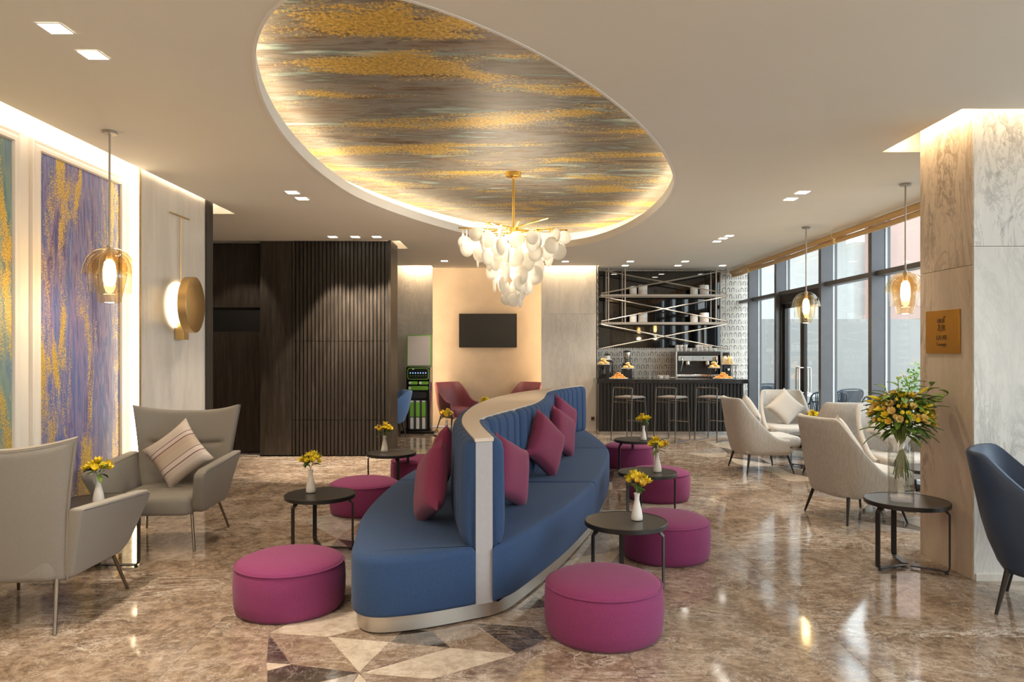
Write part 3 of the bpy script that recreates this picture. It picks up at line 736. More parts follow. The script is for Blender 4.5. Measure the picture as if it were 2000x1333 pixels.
# facing: local -Y is the front
cushion((-.055, 5.46, .715), rad(62), rad(24), rad(-10), 'pillow', 'plum cushion nearest the camera on the right side of the blue sofa', g, 1.08)
cushion((.27, 6.78, .745), rad(55), rad(38), rad(-10), 'pillow', 'plum cushion standing on a corner by the middle seat joint of the sofa', g, 1.12)
cushion((.50, 7.95, .72), rad(62), rad(24), rad(-10), 'pillow', 'plum cushion third from the camera on the right of the sofa', g, 1.1)
cushion((.60, 9.25, .735), rad(55), rad(28), rad(-10), 'pillow', 'farthest plum cushion on the right side of the sofa', g, 1.15)
cushion((-.60, 4.98, .715), rad(-72), rad(-26), rad(-10), 'pillow', 'large plum cushion leaning on the left side of the sofa back', g, 1.1)
cushion((-.63, 5.85, .72), rad(-78), rad(-30), rad(-10), 'pillow', 'plum cushion half hidden behind the left front cushion', g, 1.08)
# ================================================================ ottomans
def make_ottoman():
    t_ = thing('ottoman', 'o', 'ottoman', group='round magenta ottomans around the island sofa')
    R0 = .345
    body = [(R0-.05, .0), (R0-.025, .004), (R0-.008, .03), (R0, .09), (R0+.002, .17), (R0-.002, .25), (R0-.012, .283)]
    part('body', MB().lathe(body, 56), C['purple'], t_, ang=60)
    part('piping', MB().tube([((R0-.008)*cos(2*pi*k/56), (R0-.008)*sin(2*pi*k/56), .287) for k in range(56)], .0055, 6, closed=True), C['purple'], t_)
    part('top_pad', MB().lathe([(R0-.012, .284), (R0-.014, .292), (R0-.03, .306), (R0-.07, .322), (R0-.15, .336), (.08, .342), (.001, .343)], 56, cap=False), C['purple'], t_, ang=60)
    return t_
ot = None
for x, y, l in ((.505, 4.19, 'round magenta ottoman in the right foreground'), (-1.456, 4.6, 'round magenta ottoman in the left foreground'),
        (1.187, 5.715, 'round magenta ottoman behind the nearest right side table'), (1.56, 7.92, 'round magenta ottoman beside the middle right side table'),
        (1.57, 10.05, 'round magenta ottoman under the side table closest to the bar'), (-1.55, 7.28, 'second magenta ottoman on the left of the sofa'), (-1.20, 8.78, 'farthest magenta ottoman on the left of the sofa')):
    if ot is None: ot = make_ottoman(); ot.location = (x, y, 0); ot['label'] = l
    else: dup_at(ot, (x, y, 0), random.random()*6, l)
# ================================================================ side tables
def make_table(H, R0, label, legw=.034, big=False):
    t_ = thing('side_table', label, 'table', group='black round side tables')
    part('table_top', MB().lathe([(R0-.028, H-.034), (R0-.004, H-.034), (R0, H-.030), (R0, H-.004), (R0-.003, H), (R0-.008, H), (R0-.010, H-.003)], 64, cap=False), C['black'], t_, ang=30)
    part('inset_disc', MB().lathe([(R0-.010, H-.028), (R0-.010, H-.003)], 64), C['top'], t_, ang=30)
    for k in range(3):
        a = 2*pi*k/3; mb = MB(); r = R0-.012; n = Matrix.Rotation(a, 4, 'Z')
        P = [(r-.02, H-.055), (r, H-.075), (r, .045), (r-.006, .026), (r-.025, .018), (.03, .018)]; P = [(R0-.045, H-.036)]+P
        w = legw/2; vs = []; fs = []
        for i, (x, z) in enumerate(P):
            q0 = P[max(0, i-1)]; q1 = P[min(len(P)-1, i+1)]; dx, dz = q1[0]-q0[0], q1[1]-q0[1]; L = math.hypot(dx, dz); nx, nz = -dz/L*.004, dx/L*.004
            ww = w if i > 1 else w*(1.5-.25*i)
            for sx, sy in ((1, -1), (1, 1), (-1, 1), (-1, -1)): vs.append((x+nx*sx, ww*sy, z+nz*sx))
        for i in range(len(P)-1):
            for j in range(4): fs.append((i*4+j, i*4+(j+1) % 4, i*4+4+(j+1) % 4, i*4+4+j))
        fs += [(3, 2, 1, 0), tuple(len(P)*4-4+j for j in range(4))]
        mb.add(vs, fs); mb.xf(n); part('leg', mb, C['black'], t_, ang=40)
        part('foot_pad', MB().lathe([(.012, 0), (.014, .004), (.010, .016)], 12, ((r-.02)*cos(a), (r-.02)*sin(a), 0)), C['black'], t_)
    return t_
tb = make_table(.46, .285, 't')
TBL = [(.755, 4.98, -32, 'black round side table nearest on the right of the sofa'), (1.263, 6.95, 5, 'middle black side table on the right of the sofa'), (1.566, 9.45, -30, 'black side table on the right closest to the bar'),
       (-1.62, 5.9, -5, 'black round side table nearest on the left of the sofa'), (-1.447, 8.25, 55, 'black side table in front of the dark slatted wall'), (-.89, 10.07, 60, 'small dark table beside the far plum chair'), (-.57, 12.8, 0, 'low table hidden behind the sofa back, in the alcove lounge'),
       (4.10, 10.0, 20, 'dark round table among the far beige armchairs'), (4.15, 7.15, 10, 'dark round table between the near beige armchairs')]
for i, (x, y, a, l) in enumerate(TBL):
    if i == 0: tb.location = (x, y, 0); tb.rotation_euler[2] = rad(a); tb['label'] = l
    else: dup_at(tb, (x, y, 0), rad(a), l)
tr_ = make_table(.51, .295, 'large black round table holding the tall glass vase of flowers', .04); tr_.location = (2.945, 5.42, 0); tr_.rotation_euler[2] = rad(-40); tr_.name = 'side_table'
tg_ = make_table(.50, .32, 'dark round table between the two taupe wing chairs', .04); tg_.location = (-3.17, 5.42, 0); tg_.rotation_euler[2] = rad(0); tg_.name = 'side_table'
# ================================================================ bud vases and posies
def petal_flower(mt, r=.016, n=6):
    mb = MB()
    for k in range(n):
        a = 2*pi*k/n; M_ = Matrix.Rotation(a, 4, 'Z') @ Matrix.Rotation(rad(-50), 4, 'Y')
        f = lambda u, v: (r*2.1*u, r*.75*(2*v-1)*sin(pi*min(1, .12+u*.95))**.7, r*.35*u*u-(2*v-1)**2*r*.2)
        mb.grid(f, 4, 2, M=M_)
    mb.sphere((0, 0, .003), r*.25, 6, 4); return mesh('blossom', mb, C[mt], 60)
def leaf_mesh(mt, L=.07, w=.018, bend=.3):
    f = lambda u, v: (L*u*cos(bend*u), w*(2*v-1)*sin(pi*(u*.94+.04))**.8, L*u*sin(-bend*u*1.5)+abs(2*v-1)*w*.3)
    return mesh('leaf', MB().grid(f, 6, 2), C[mt], 60)
fy = petal_flower('yellow'); fo = petal_flower('orange'); lfm = leaf_mesh('leaf'); lfd = leaf_mesh('leaf_d', .08, .02)
def orient(o, loc, d, roll=0): o.location = loc; o.rotation_euler = (Vector(d).to_track_quat('Z', 'Y').to_matrix() @ Matrix.Rotation(roll, 3, 'Z')).to_euler()
def orientx(o, loc, d): o.location = loc; o.rotation_euler = Vector(d).to_track_quat('X', 'Z').to_euler()
def make_vase():
    t_ = bpy.data.objects.new('bud_vase', mesh('bud_vase', MB().lathe([(.020, .0), (.036, .0), (.040, .006), (.039, .03), (.033, .07), (.022, .115), (.0165, .14), (.0175, .165), (.0215, .186), (.019, .186), (.0145, .165), (.0135, .14), (.018, .11), (.0, .10)], 28, cap=False), C['ceramic'], 60))
    COL.objects.link(t_); return tag(t_, 'v', 'vase', 'white bud vases on the tables')
def make_posy(seed):
    R = random.Random(seed); t_ = thing('flower_posy', 'p', 'flowers', group='yellow posies in the bud vases')
    for k in range(5):
        a = R.random()*6.28; r = .05+.03*R.random(); e = (r*cos(a), r*sin(a), .07+.05*R.random())
        part('stem', MB().tube(cr([(0, 0, -.07), (0, 0, .0), (e[0]*.4, e[1]*.4, e[2]*.6), e], 3), .0018, 5), C['stem'], t_)
    for k in range(17):
        a = k*2.4; r = .072*math.sqrt((k+.5)/17); z = .115-.55*r+R.uniform(-.02, .02); d = (cos(a)*r*9, sin(a)*r*9, .7)
        o = part('blossom', fy if k % 5 else fo, None, t_); orient(o, (r*cos(a), r*sin(a), z), d, a); o.scale = (R.uniform(1.0, 1.5),)*3
    for k in range(14):
        a = k*2.1+R.random(); o = part('leaf', lfm if k % 2 else lfd, None, t_); orientx(o, (.015*cos(a), .015*sin(a), .02+.09*R.random()), (cos(a), sin(a), R.uniform(-.5, 1.2)))
    return t_
VZ = [(.834, 4.99, .46, 'on the nearest right side table'), (1.358, 6.94, .46, 'on the middle right side table'), (1.65, 9.36, .46, 'on the side table closest to the bar'), (-1.713, 5.95, .46, 'on the nearest left side table'),
      (-1.536, 8.30, .46, 'in front of the dark slatted wall'), (-.994, 10.10, .46, 'on the small table beside the plum chair'), (-.57, 12.7, .46, 'rising behind the sofa top before the television wall'), (-3.13, 5.36, .50, 'between the taupe wing chairs'), (4.08, 9.90, .46, 'between the far beige armchairs')]
v0 = make_vase(); posies = [make_posy(k) for k in range(3)]
for i, (x, y, z, l) in enumerate(VZ):
    v = v0 if i == 0 else dup(v0); v.location = (x, y, z); v['label'] = 'white bud vase '+l
    if i < 3: p_ = posies[i]; 
    else: p_ = dup(posies[i % 3])
    p_.location = (x, y, z+.185); p_.rotation_euler = (0, 0, i*1.3); p_['label'] = 'yellow posy '+l
# ================================================================ tall glass vase
t_ = thing('glass_vase', 'tall clear glass cylinder vase half full of water', 'vase', (2.88, 5.38, .51))
part('cylinder', MB().lathe([(.086, 0), (.089, .004), (.089, .47), (.087, .473), (.085, .47), (.085, .03), (.0, .022)], 40, cap=False), C['vglass'], t_, ang=50)
part('base', MB().lathe([(.084, .002), (.084, .022)], 40), C['vglass'], t_)
part('water', MB().lathe([(.0835, .032), (.0835, .33)], 40), C['water'], t_, ang=50)
bq = thing('flower_bouquet', 'large loose bouquet of golden blossoms and green leaves in the glass vase', 'flowers', (2.88, 5.38, .51))
R = random.Random(4)
fc = petal_flower('cream_fl', .017, 8); lb = leaf_mesh('leaf', .15, .028, .25); lb2 = leaf_mesh('leaf_d', .14, .024, .25); bud = mesh('blossom', MB().sphere((0, 0, .012), .011, 8, 6, (1, 1, 1.1)), C['yellow'], 60)
lily = mesh('bud', MB().lathe([(.002, 0), (.010, .02), (.014, .055), (.009, .09), (.001, .115)], 8, cap=False), C['yellow'], 60)
for k in range(34):
    a = k*2.4; r0 = .072*math.sqrt(R.random()); e = (.13*cos(a)*R.uniform(.3, 1), .13*sin(a)*R.uniform(.3, 1), .62+.1*R.random())
    part('stem', MB().tube(cr([(-r0*cos(a)*1.1, -r0*sin(a)*1.1, .15+.12*R.random()), (-r0*cos(a)*.55, -r0*sin(a)*.55, .33), (e[0]*.35, e[1]*.35, .48), e], 3), .0032, 6), C['stem'], bq)
for k in range(105):
    a = k*2.4; q = math.sqrt((k+.5)/105); ph = q*1.55; rr = .19
    loc = (rr*sin(ph)*cos(a)*1.05, rr*sin(ph)*sin(a), .60+rr*cos(ph)*.95+R.uniform(-.03, .03)); d = (sin(ph)*cos(a), sin(ph)*sin(a), cos(ph)+.1)
    if k % 3 == 0: o = part('blossom', fc, None, bq)
    elif k % 3 == 1: o = part('blossom', fy if k % 2 else fo, None, bq)
    else: o = part('blossom', bud, None, bq)
    orient(o, loc, d, a); o.scale = (R.uniform(.9, 1.5),)*3
for k in range(250):
    a = R.random()*6.28; zz = R.random(); lvl = .49+.30*zz; r = R.uniform(.03, .15)
    o = part('leaf', lb if k % 2 else lb2, None, bq); orientx(o, (r*cos(a), r*sin(a), lvl), (cos(a), sin(a), R.uniform(-.35, .9))); o.scale = (R.uniform(.55, 1.0),)*3
for (dx, dy, dz) in ((.34, -.02, .80), (.24, .02, .86), (-.02, .0, .90), (.10, .06, .88), (-.14, -.05, .84)):
    part('branch', MB().tube(cr([(dx*.1, dy*.1, .48), (dx*.5, dy*.5, .68), (dx, dy, dz)], 4), .003, 5), C['stem'], bq)
    for k in range(6):
        f_ = .45+.11*k; p_ = Vector((dx*f_, dy*f_, .50+(dz-.50)*f_)); a = R.random()*6.28
        o = part('leaf', lb, None, bq); orientx(o, p_, (cos(a)+dx, sin(a)*.7, .5)); o.scale = (.75,)*3
for (a, z, e) in ((180, .76, .25), (195, .69, .0), (10, .80, .5), (170, .72, .3), (250, .72, .2), (300, .70, .4)):
    o = part('bud', lily, None, bq); orient(o, (.14*cos(rad(a)), .14*sin(rad(a)), z), (cos(rad(a)), sin(rad(a)), e))
# ================================================================ chairs
def shell(W, D, front, back, zb, topf, th, flare=.06, lean=.14, nu=36, pw=3.0, taper=.86):
    """U-shaped upholstered shell open towards -Y. topf(t): height, t = 0 front of arm .. 1 middle of back"""
    path = []
    n1 = 10
    for i in range(n1): path.append((-W/2, front+(0-front)*i/n1, 0))
    for i in range(nu+1):
        a = pi-pi*i/nu; c, s_ = cos(a), sin(a)
        path.append((W/2*math.copysign(abs(c)**(2/pw), c), back*abs(s_)**(2/pw), 0))
    for i in range(n1-1, -1, -1): path.append((W/2, front*(1-i/n1), 0))
    P = [Vector(p) for p in path]; ln = arclen([p[:] for p in P]); Lh = ln[-1]/2
    vs = []; fs = []; rows = []
    for i, p in enumerate(P):
        t = 1-abs(ln[i]-Lh)/Lh; zt = topf(t)
        a = P[max(0, i-1)]; b = P[min(len(P)-1, i+1)]; d = (b-a).normalized(); nn = Vector((-d.y, d.x, 0))   # outward
        bk = smoothstep(.0, back, p.y) if p.y > 0 else 0
        def pos(z, o):
            h = (z-zb)/(1.0-zb); sx = 1+flare*h; k = taper+(1-taper)*min(1, h/.35)**.6
            q = Vector((p.x*sx*k, p.y*(k if p.y > 0 else 1)+lean*h*bk, z)); return q+nn*o
        ring_ = [(zb, -th), (zb, -.02), (zb+.012, -.004), (zb+.06, 0)]
        for k in range(1, 6): ring_.append((zb+.06+(zt-th*.5-zb-.06)*k/5, 0))
        ring_ += [(zt-th*.12, -th*.16), (zt, -th*.5), (zt-th*.12, -th*.84)]
        for k in range(4, -1, -1): ring_.append((zb+.06+(zt-th*.5-zb-.06)*k/5, -th))
        for z, o in ring_: vs.append(pos(z, o))
    m_ = len(ring_); n = len(P)
    for i in range(n-1):
        for j in range(m_): fs.append((i*m_+j, i*m_+(j+1) % m_, (i+1)*m_+(j+1) % m_, (i+1)*m_+j))
    fs.append(tuple(range(m_-1, -1, -1))); fs.append(tuple((n-1)*m_+j for j in range(m_)))
    return MB().add(vs, fs)
def rrect(w, y0, y1, r=.05, k=4):
    out = []
    for cx, cy, a0 in ((w/2-r, y1-r, 0), (-w/2+r, y1-r, 90), (-w/2+r, y0+r, 180), (w/2-r, y0+r, 270)):
        for i in range(k+1): a = rad(a0+90*i/k); out.append((cx+r*cos(a), cy+r*sin(a)))
    return out
def splay_leg(x, y, zt, k=.25, r0=.019, r1=.010):
    return MB().tube([(x*(1+k), y*(1+k), 0), (x*(1+k*.5), y*(1+k*.5), zt*.5), (x, y, zt)], [r1, (r0+r1)/2, r0], 12)
def scoop(t):
    if t < .58: return (max(0, t)/.63)**2.3
    return .827+.173*sin(pi/2*min(1, (t-.58)/.085))
def make_lounge(label):
    t_ = thing('lounge_chair', label, 'armchair', group='oatmeal lounge armchairs by the window')
    top = lambda t: .45+.55*scoop(t)
    part('shell', shell(.74, .8, -.27, .36, .24, top, .06, .04, .12, pw=3.2, taper=.90), C['beige'], t_, ang=60)
    part('seat_base', MB().soft(rrect(.60, -.36, .30, .06), .25, .34, .02, 3, .03), C['beige'], t_, ang=60)
    part('seat_cushion', MB().soft(rrect(.64, -.46, .30, .07), .345, .485, .045, 4, .03), C['beige'], t_, ang=60)
    for sx in (-1, 1):
        for sy in (-.27, .24): part('leg', splay_leg(.27*sx, sy, .26), C['legwood'], t_)
    return t_
def pl(t, a, px=0, py=.12, z=.70, roll=45, label='', s=1.0):
    a_ = rad(a); o = Matrix.Rotation(a_, 4, 'Z') @ Vector((px, py, 0))
    cushion((t.location.x+o.x, t.location.y+o.y, z), a_, rad(roll), rad(-16), 'beige_pil', label, 'ivory cushions on the oatmeal armchairs', s)
# facing angle: 0 faces the camera (-Y); 90 faces +X
LG = [(3.30, 9.78, 94, 'oatmeal armchair nearest the bar, seen from its side', 'ivory cushion on the armchair nearest the bar', 45), (4.17, 11.05, -6, 'oatmeal armchair facing the room in front of the glass door', 'ivory cushion standing on its corner before the glass door', 45),
      (3.30, 7.05, 101, 'oatmeal ribbed armchair seen from behind, left of the flower vase', 'ivory cushion on the ribbed armchair seen from behind', 35), (4.27, 8.02, -4, 'oatmeal armchair half hidden behind the flower vase', 'ivory cushion directly behind the bouquet', 42),
      (4.10, 9.14, 176, 'oatmeal armchair seen from its outer back beside the small posy', None, 0)]
lg = None
for x, y, a, l, l2, ro in LG:
    if lg is None: lg = make_lounge(l); lg.location = (x, y, 0); lg.rotation_euler[2] = rad(a); c_ = lg
    else: c_ = dup_at(lg, (x, y, 0), rad(a), l)
    if l2: pl(c_, a, label=l2, roll=ro, z=.735 if ro > 40 else .71)
def make_tub(label, mt, W_=.70, top=None, legm='legwood', group=None, H=1.0, name='tub_chair'):
    t_ = thing(name, label, 'armchair', group=group)
    top = top or (lambda t: .58+(H-.58)*scoop(t))
    part('shell', shell(W_, .7, -.34, .30, .25, top, .05, .07, .15, pw=2.8, taper=.80), C[mt], t_, ang=60)
    part('seat', MB().soft(rrect(W_-.13, -.36, .24, .10), .27, .46, .05, 4, .06), C[mt], t_, ang=60)
    for sx in (-1, 1):
        for sy in (-.22, .20): part('leg', splay_leg(.22*sx, sy, .28, .28), C[legm], t_)
    return t_
bc = make_tub('navy leather tub armchair at the right edge before the white marble', 'leather_b', .72); bc.location = (3.35, 4.50, 0); bc.rotation_euler[2] = rad(50)
bc['group'] = 'leather tub armchairs'
pc = make_tub('plum leather tub chair left of the alcove under the television', 'leather_p', .66, H=.96, group='plum leather tub chairs in the alcove'); pc.location = (-1.27, 14.72, 0); pc.rotation_euler[2] = rad(38)
dup_at(pc, (.10, 14.72, 0), rad(-40), 'plum leather tub chair peeping over the right end of the sofa top')
lb_ = make_tub('mid blue tub chair half hidden behind the dark slatted wall', 'cloth_lb', .68, H=.86); lb_.location = (-2.42, 13.6, 0); lb_.rotation_euler[2] = rad(-70)
# --- wing chairs
def make_wing(label):
    t_ = thing('wing_chair', label, 'armchair', group='taupe wing chairs by the paintings')
    th = .07
    def S_(u, v, o):
        a = 2*u-1; z = .27+(.80+.062*abs(a)**2.5)*v
        w = .37+.115*v**1.3; x = a*w; y = .33+.17*v+.02*sin(pi*v)-.10*abs(a)**2.2*(.5+.6*v)
        nx = a*.35; q = Vector((x, y, z)); nrm = Vector((-nx*.0-a*.28, -1, .2)).normalized()
        cr_ = -.030*math.exp(-((v-.62)/.022)**2)*(abs(a) < .8) if o > .5 else 0
        return q+nrm*(o*th*1.0+cr_)
    nu, nv = 24, 40; vs = []; idx = {}
    for sgn in (0, 1):
        for i in range(nu+1):
            for j in range(nv+1):
                u, v = i/nu, j/nv; e = min(i, nu-i, j, nv-j)
                o = (.5+(sgn-.5)*(1 if e >= 2 else (.88 if e == 1 else .45)))
                idx[(sgn, i, j)] = len(vs); vs.append(S_(u, v, o))
    fs = []
    for sgn in (0, 1):
        for i in range(nu):
            for j in range(nv): f_ = (idx[(sgn, i, j)], idx[(sgn, i+1, j)], idx[(sgn, i+1, j+1)], idx[(sgn, i, j+1)]); fs.append(f_ if sgn else f_[::-1])
    for i in range(nu):
        for j in (0, nv): fs.append((idx[(0, i, j)], idx[(0, i+1, j)], idx[(1, i+1, j)], idx[(1, i, j)]))
    for j in range(nv):
        for i in (0, nu): fs.append((idx[(0, i, j)], idx[(0, i, j+1)], idx[(1, i, j+1)], idx[(1, i, j)]))
    part('backrest', MB().add(vs, fs), C['grey_fab'], t_, ang=60)
    pp = [S_(k/24, 1, .12) for k in range(25)]; lp = [S_(0, k/24, .12) for k in range(25)]; rp = [S_(1, 1-k/24, .12) for k in range(25)]
    part('piping', MB().tube(lp+pp[1:]+rp[1:], .0045, 5), C['pipe'], t_)
    part('seat', MB().soft(rrect(.66, -.40, .34, .07), .285, .44, .05, 4, .03), C['grey_fab'], t_, ang=60)
    for sx in (-1, 1):
        side = [(.28, .29, .03), (-.33, .29, .10), (-.50, .62, .03), (-.46, .675, .04), (.355, .72, .02)]       # (y, z, corner radius)
        P = []
        for q in range(5):
            b = Vector(side[q][:2]); a_, c_ = Vector(side[q-1][:2]), Vector(side[(q+1) % 5][:2]); r_ = side[q][2]
            p0, p1 = b+(a_-b).normalized()*r_, b+(c_-b).normalized()*r_
            for k_ in range(5): t = k_/4; P.append(tuple(p0*(1-t)**2+b*2*t*(1-t)+p1*t*t))
        if parea(P) < 0: P = P[::-1]
        Pn = MB().soft(P, 0, .085, .018, 3, .018)
        Mx = Matrix(((0, 0, 1, 0), (1, 0, 0, 0), (0, 1, 0, 0), (0, 0, 0, 1)))
        Pn.xf(Mx)
        Pn.v = [((x+.315+.10*max(0, z-.3)/.4)*sx, y, z) for x, y, z in Pn.v]
        part('arm', Pn, C['grey_fab'], t_, ang=40)
        for sy, ty in ((-.30, -.40), (.28, .40)):
            part('leg', MB().tube([(sx*.37, ty, 0), (sx*.31, sy, .30)], [.010, .013], 10), C['bronze'], t_)
    return t_
w1 = make_wing('taupe wing chair facing the camera beside the marble slab'); w1.location = (-3.02, 6.22, 0); w1.rotation_euler[2] = rad(3)
w2 = dup_at(w1, (-3.04, 4.52, 0), rad(181), 'taupe wing chair seen from behind at the left edge')
cushion((-3.0, 6.34, .72), rad(0), rad(45+6), rad(-14), 'stripe', 'square cushion striped in cream, tan and burgundy on the wing chair', None, 1.02)
# ================================================================ pendants, sconce, chandelier
def make_pendant(label, ztop):
    t_ = thing('glass_pendant', label, 'lamp', group='amber glass pendants')
    H = ZC
    part('canopy', MB().lathe([(.052, -.002), (.052, -.020), (.03, -.022)], 28, (0, 0, H)), C['nickel'], t_)
    part('rod', MB().tube([(0, 0, H-.02), (0, 0, 2.42)], .008, 10), C['nickel'], t_)
    part('cap', MB().lathe([(.022, 2.395), (.022, 2.425), (.012, 2.44)], 18), C['nickel'], t_)
    part('dome_shade', MB().lathe([(.015, 2.425), (.07, 2.415), (.12, 2.385), (.155, 2.34), (.176, 2.285), (.186, 2.235), (.190, 2.222), (.186, 2.222)], 40, cap=False), C['amber'], t_)
    part('middle_shade', MB().lathe([(.08, 2.385), (.125, 2.345), (.148, 2.28), (.152, 2.20), (.148, 2.085), (.152, 2.075), (.146, 2.075)], 40, cap=False), C['clear'], t_)
    part('inner_shade', MB().lathe([(.06, 2.38), (.105, 2.33), (.122, 2.27), (.112, 2.17), (.086, 2.05), (.080, 2.01), (.072, 2.002), (.0, 2.0)], 40, cap=False), C['amber'], t_)
    part('bulb', MB().lathe([(.002, 2.125), (.030, 2.135), (.043, 2.17), (.045, 2.25), (.036, 2.31), (.012, 2.335)], 20, cap=False), C['bulb'], t_)
    part('socket', MB().lathe([(.018, 2.335), (.018, 2.40)], 14), C['nickel'], t_)
    return t_
pd = make_pendant('amber glass pendant in front of the violet painting', 0); pd.location = (-3.11, 5.47, 0)
dup_at(pd, (3.90, 7.20, 0), 0, 'amber glass pendant beside the marble column'); dup_at(pd, (3.93, 9.75, 0), 0, 'amber glass pendant in front of the glass door')
for x, y in ((-3.11, 5.47), (3.90, 7.2), (3.93, 9.75)):
    l = bpy.data.lights.new('pendant_lamp', 'POINT'); l.energy = 7; l.color = (1, .75, .45); l.shadow_soft_size = .05
    o = bpy.data.objects.new('pendant_lamp', l); o.location = (x, y, 1.97); COL.objects.link(o)
t_ = thing('wall_sconce', 'brass disc wall sconce on the pale marble slab', 'lamp', (-3.515, 7.42, 2.10))
RY = Matrix.Rotation(rad(90), 4, 'Y')
part('glow_disc', MB().lathe([(.235, 0), (.24, .01), (.235, .025), (.1, .032)], 48, M=RY), C['alab'], t_)
part('brass_disc', MB().lathe([(.275, -.045), (.285, -.04), (.285, .04), (.275, .045)], 64, (.19, -.10, -.0), M=Matrix.Rotation(rad(6), 4, 'Z') @ RY), C['brass_s'], t_)
part('mount', MB().box((.045, .0, -.27), (.09, .12, .17)), C['brass_s'], t_, bevel=.004)
part('arm', MB().tube([(.05, 0, -.23), (.18, -.09, -.14)], .012, 8), C['brass_s'], t_)
part('rod', MB().tube([(.02, .02, .1), (.02, .02, .93)], .006, 8), C['brass_s'], t_)
part('cross_bar', MB().tube([(.02, -.20, .93), (.02, .22, .93)], .007, 8), C['brass_s'], t_)
CX, CY = -.04, 7.85
t_ = thing('chandelier', 'brass chandelier hung with clustered frosted glass discs', 'chandelier', (CX, CY, 2.95))
zt = ZC+.27-2.95
part('canopy', MB().lathe([(.085, zt), (.085, zt-.045), (.07, zt-.05)], 36), C['gold'], t_)
part('rod', MB().tube([(0, 0, zt-.04), (0, 0, -.42)], .014, 12), C['gold'], t_)
part('hub', MB().lathe([(.03, .04), (.06, .03), (.06, -.03), (.03, -.05)], 24), C['gold'], t_)
R = random.Random(12)
for k in range(12):
    a = 2*pi*k/12+.12; L = .60 if k % 2 == 0 else .52; z = (.0, .03, -.03)[k % 3]
    part('bar', MB().tube([(.04*cos(a), .04*sin(a), z), (L*cos(a), L*sin(a), z+.015)], .0085, 8), C['gold'], t_)
def disc_mesh(r):
    return mesh('glass_disc', MB().lathe([(.001, -.006), (r*.55, -.010), (r*.9, -.008), (r, 0), (r*.9, .008), (r*.55, .008), (.001, .004)], 20, cap=False, M=Matrix.Rotation(pi/2, 4, 'X')), C['frost'], 60)
dm = [disc_mesh(r) for r in (.075, .090, .108)]
wires = MB(); tiers = [(.57, 12, -.13, 0), (.50, 12, -.21, 1), (.42, 11, -.16, 1), (.40, 10, -.29, 1), (.30, 9, -.20, 2), (.26, 9, -.36, 2), (.22, 7, -.48, 2), (.20, 7, -.60, 1), (.12, 4, -.42, 1), (.10, 4, -.66, 1), (.09, 3, -.74, 0)]
for (r, n_, z, mi) in tiers:
    for k in range(n_):
        a = 2*pi*k/n_+R.uniform(-.15, .15)+r*7; rr = r+R.uniform(-.025, .025); zz = z+R.uniform(-.045, .045)
        o = part('glass_disc', dm[mi], None, t_, loc=(rr*cos(a), rr*sin(a), zz), rot=(R.uniform(-.1, .1), 0, R.uniform(0, pi)))
        wires.tube([(rr*cos(a), rr*sin(a), zz+.07), (rr*cos(a), rr*sin(a), -.01)], .0018, 4, caps=False)
part('hanging_wires', wires, C['gold'], t_)
for k in range(6):
    a = 2*pi*k/6+.3; q = (.30*cos(a), .30*sin(a), -.12) if k < 5 else (0, 0, -.48)
    part('bulb', MB().sphere(q, .028, 10, 8), C['bulb'], t_)
    l = bpy.data.lights.new('chandelier_lamp', 'POINT'); l.energy = 7; l.color = (1, .84, .62); l.shadow_soft_size = .05
    o = bpy.data.objects.new('chandelier_lamp', l); o.location = (CX+q[0]*1.25, CY+q[1]*1.25, 2.95+q[2]+.06); COL.objects.link(o)
# ================================================================ downlights
def downlight(label, x, y, s, square=True, dx=0, power=30, aim=None, ang=75):
    t_ = thing('ceiling_light', label, 'ceiling light', (x, y, ZC), group='recessed ceiling downlights')
    h = s/2
    part('trim_frame', MB().add([(a*(h+.012), b*(h+.012), -.004) for a, b in ((-1, -1), (1, -1), (1, 1), (-1, 1))]+[(a*h, b*h, -.004) for a, b in ((-1, -1), (1, -1), (1, 1), (-1, 1))]
         +[(a*h, b*h, .003) for a, b in ((-1, -1), (1, -1), (1, 1), (-1, 1))], [(i, (i+1) % 4, 4+(i+1) % 4, 4+i) for i in range(4)]+[(4+i, 4+(i+1) % 4, 8+(i+1) % 4, 8+i) for i in range(4)]), C['lip'], t_, ang=0)
    part('lens', MB().span((-h, -h, -.002), (h, h, .0)), C['down'], t_, ang=0)
    spot((x, y, ZC-.03), power*(.95 if ang == 62 else 1), ang, .25 if ang == 62 else .7, aim=aim)
def Cl(px, py): Y = 2324/(682-py); return ((px-1010)*Y/1400, Y)
DL = [(108, 55, .115, 'square downlight nearest the top left corner', 60, None), (182, 107, .115, 'square downlight second from the top left corner', 60, None), (571, 376, .12, 'downlight of the pair left of the oval, further left', 40, None), (590, 388, .12, 'downlight of the pair left of the oval, further right', 40, None),
      (650, 463, .12, 'first of three downlights before the slatted wall', 170, None), (694, 463, .12, 'middle one of three downlights before the slatted wall', 170, None), (736, 463, .12, 'third of three downlights before the slatted wall', 170, None),
      (868, 510, .12, 'downlight before the television alcove, left', 30, None), (1104, 511, .12, 'downlight before the marble right of the television', 30, None), (1567, 376, .12, 'downlight of the pair right of the oval, nearer', 40, None), (1544, 389, .12, 'downlight of the pair right of the oval, farther', 40, None),
      (1424, 461, .11, 'nearest of the staggered trio of downlights', 30, None), (1412, 466, .11, 'middle of the staggered trio of downlights', 30, None), (1400, 472, .11, 'farthest of the staggered trio of downlights', 30, None),
      (1231, 511, .12, 'front left downlight above the bar', 34, None), (1221, 519, .12, 'rear left downlight above the bar', 45, None), (1338, 511, .12, 'front middle downlight above the bar', 34, None), (1324, 519, .12, 'rear middle downlight above the bar', 45, None), (1411, 519, .12, 'rear right downlight above the bar', 45, None)]
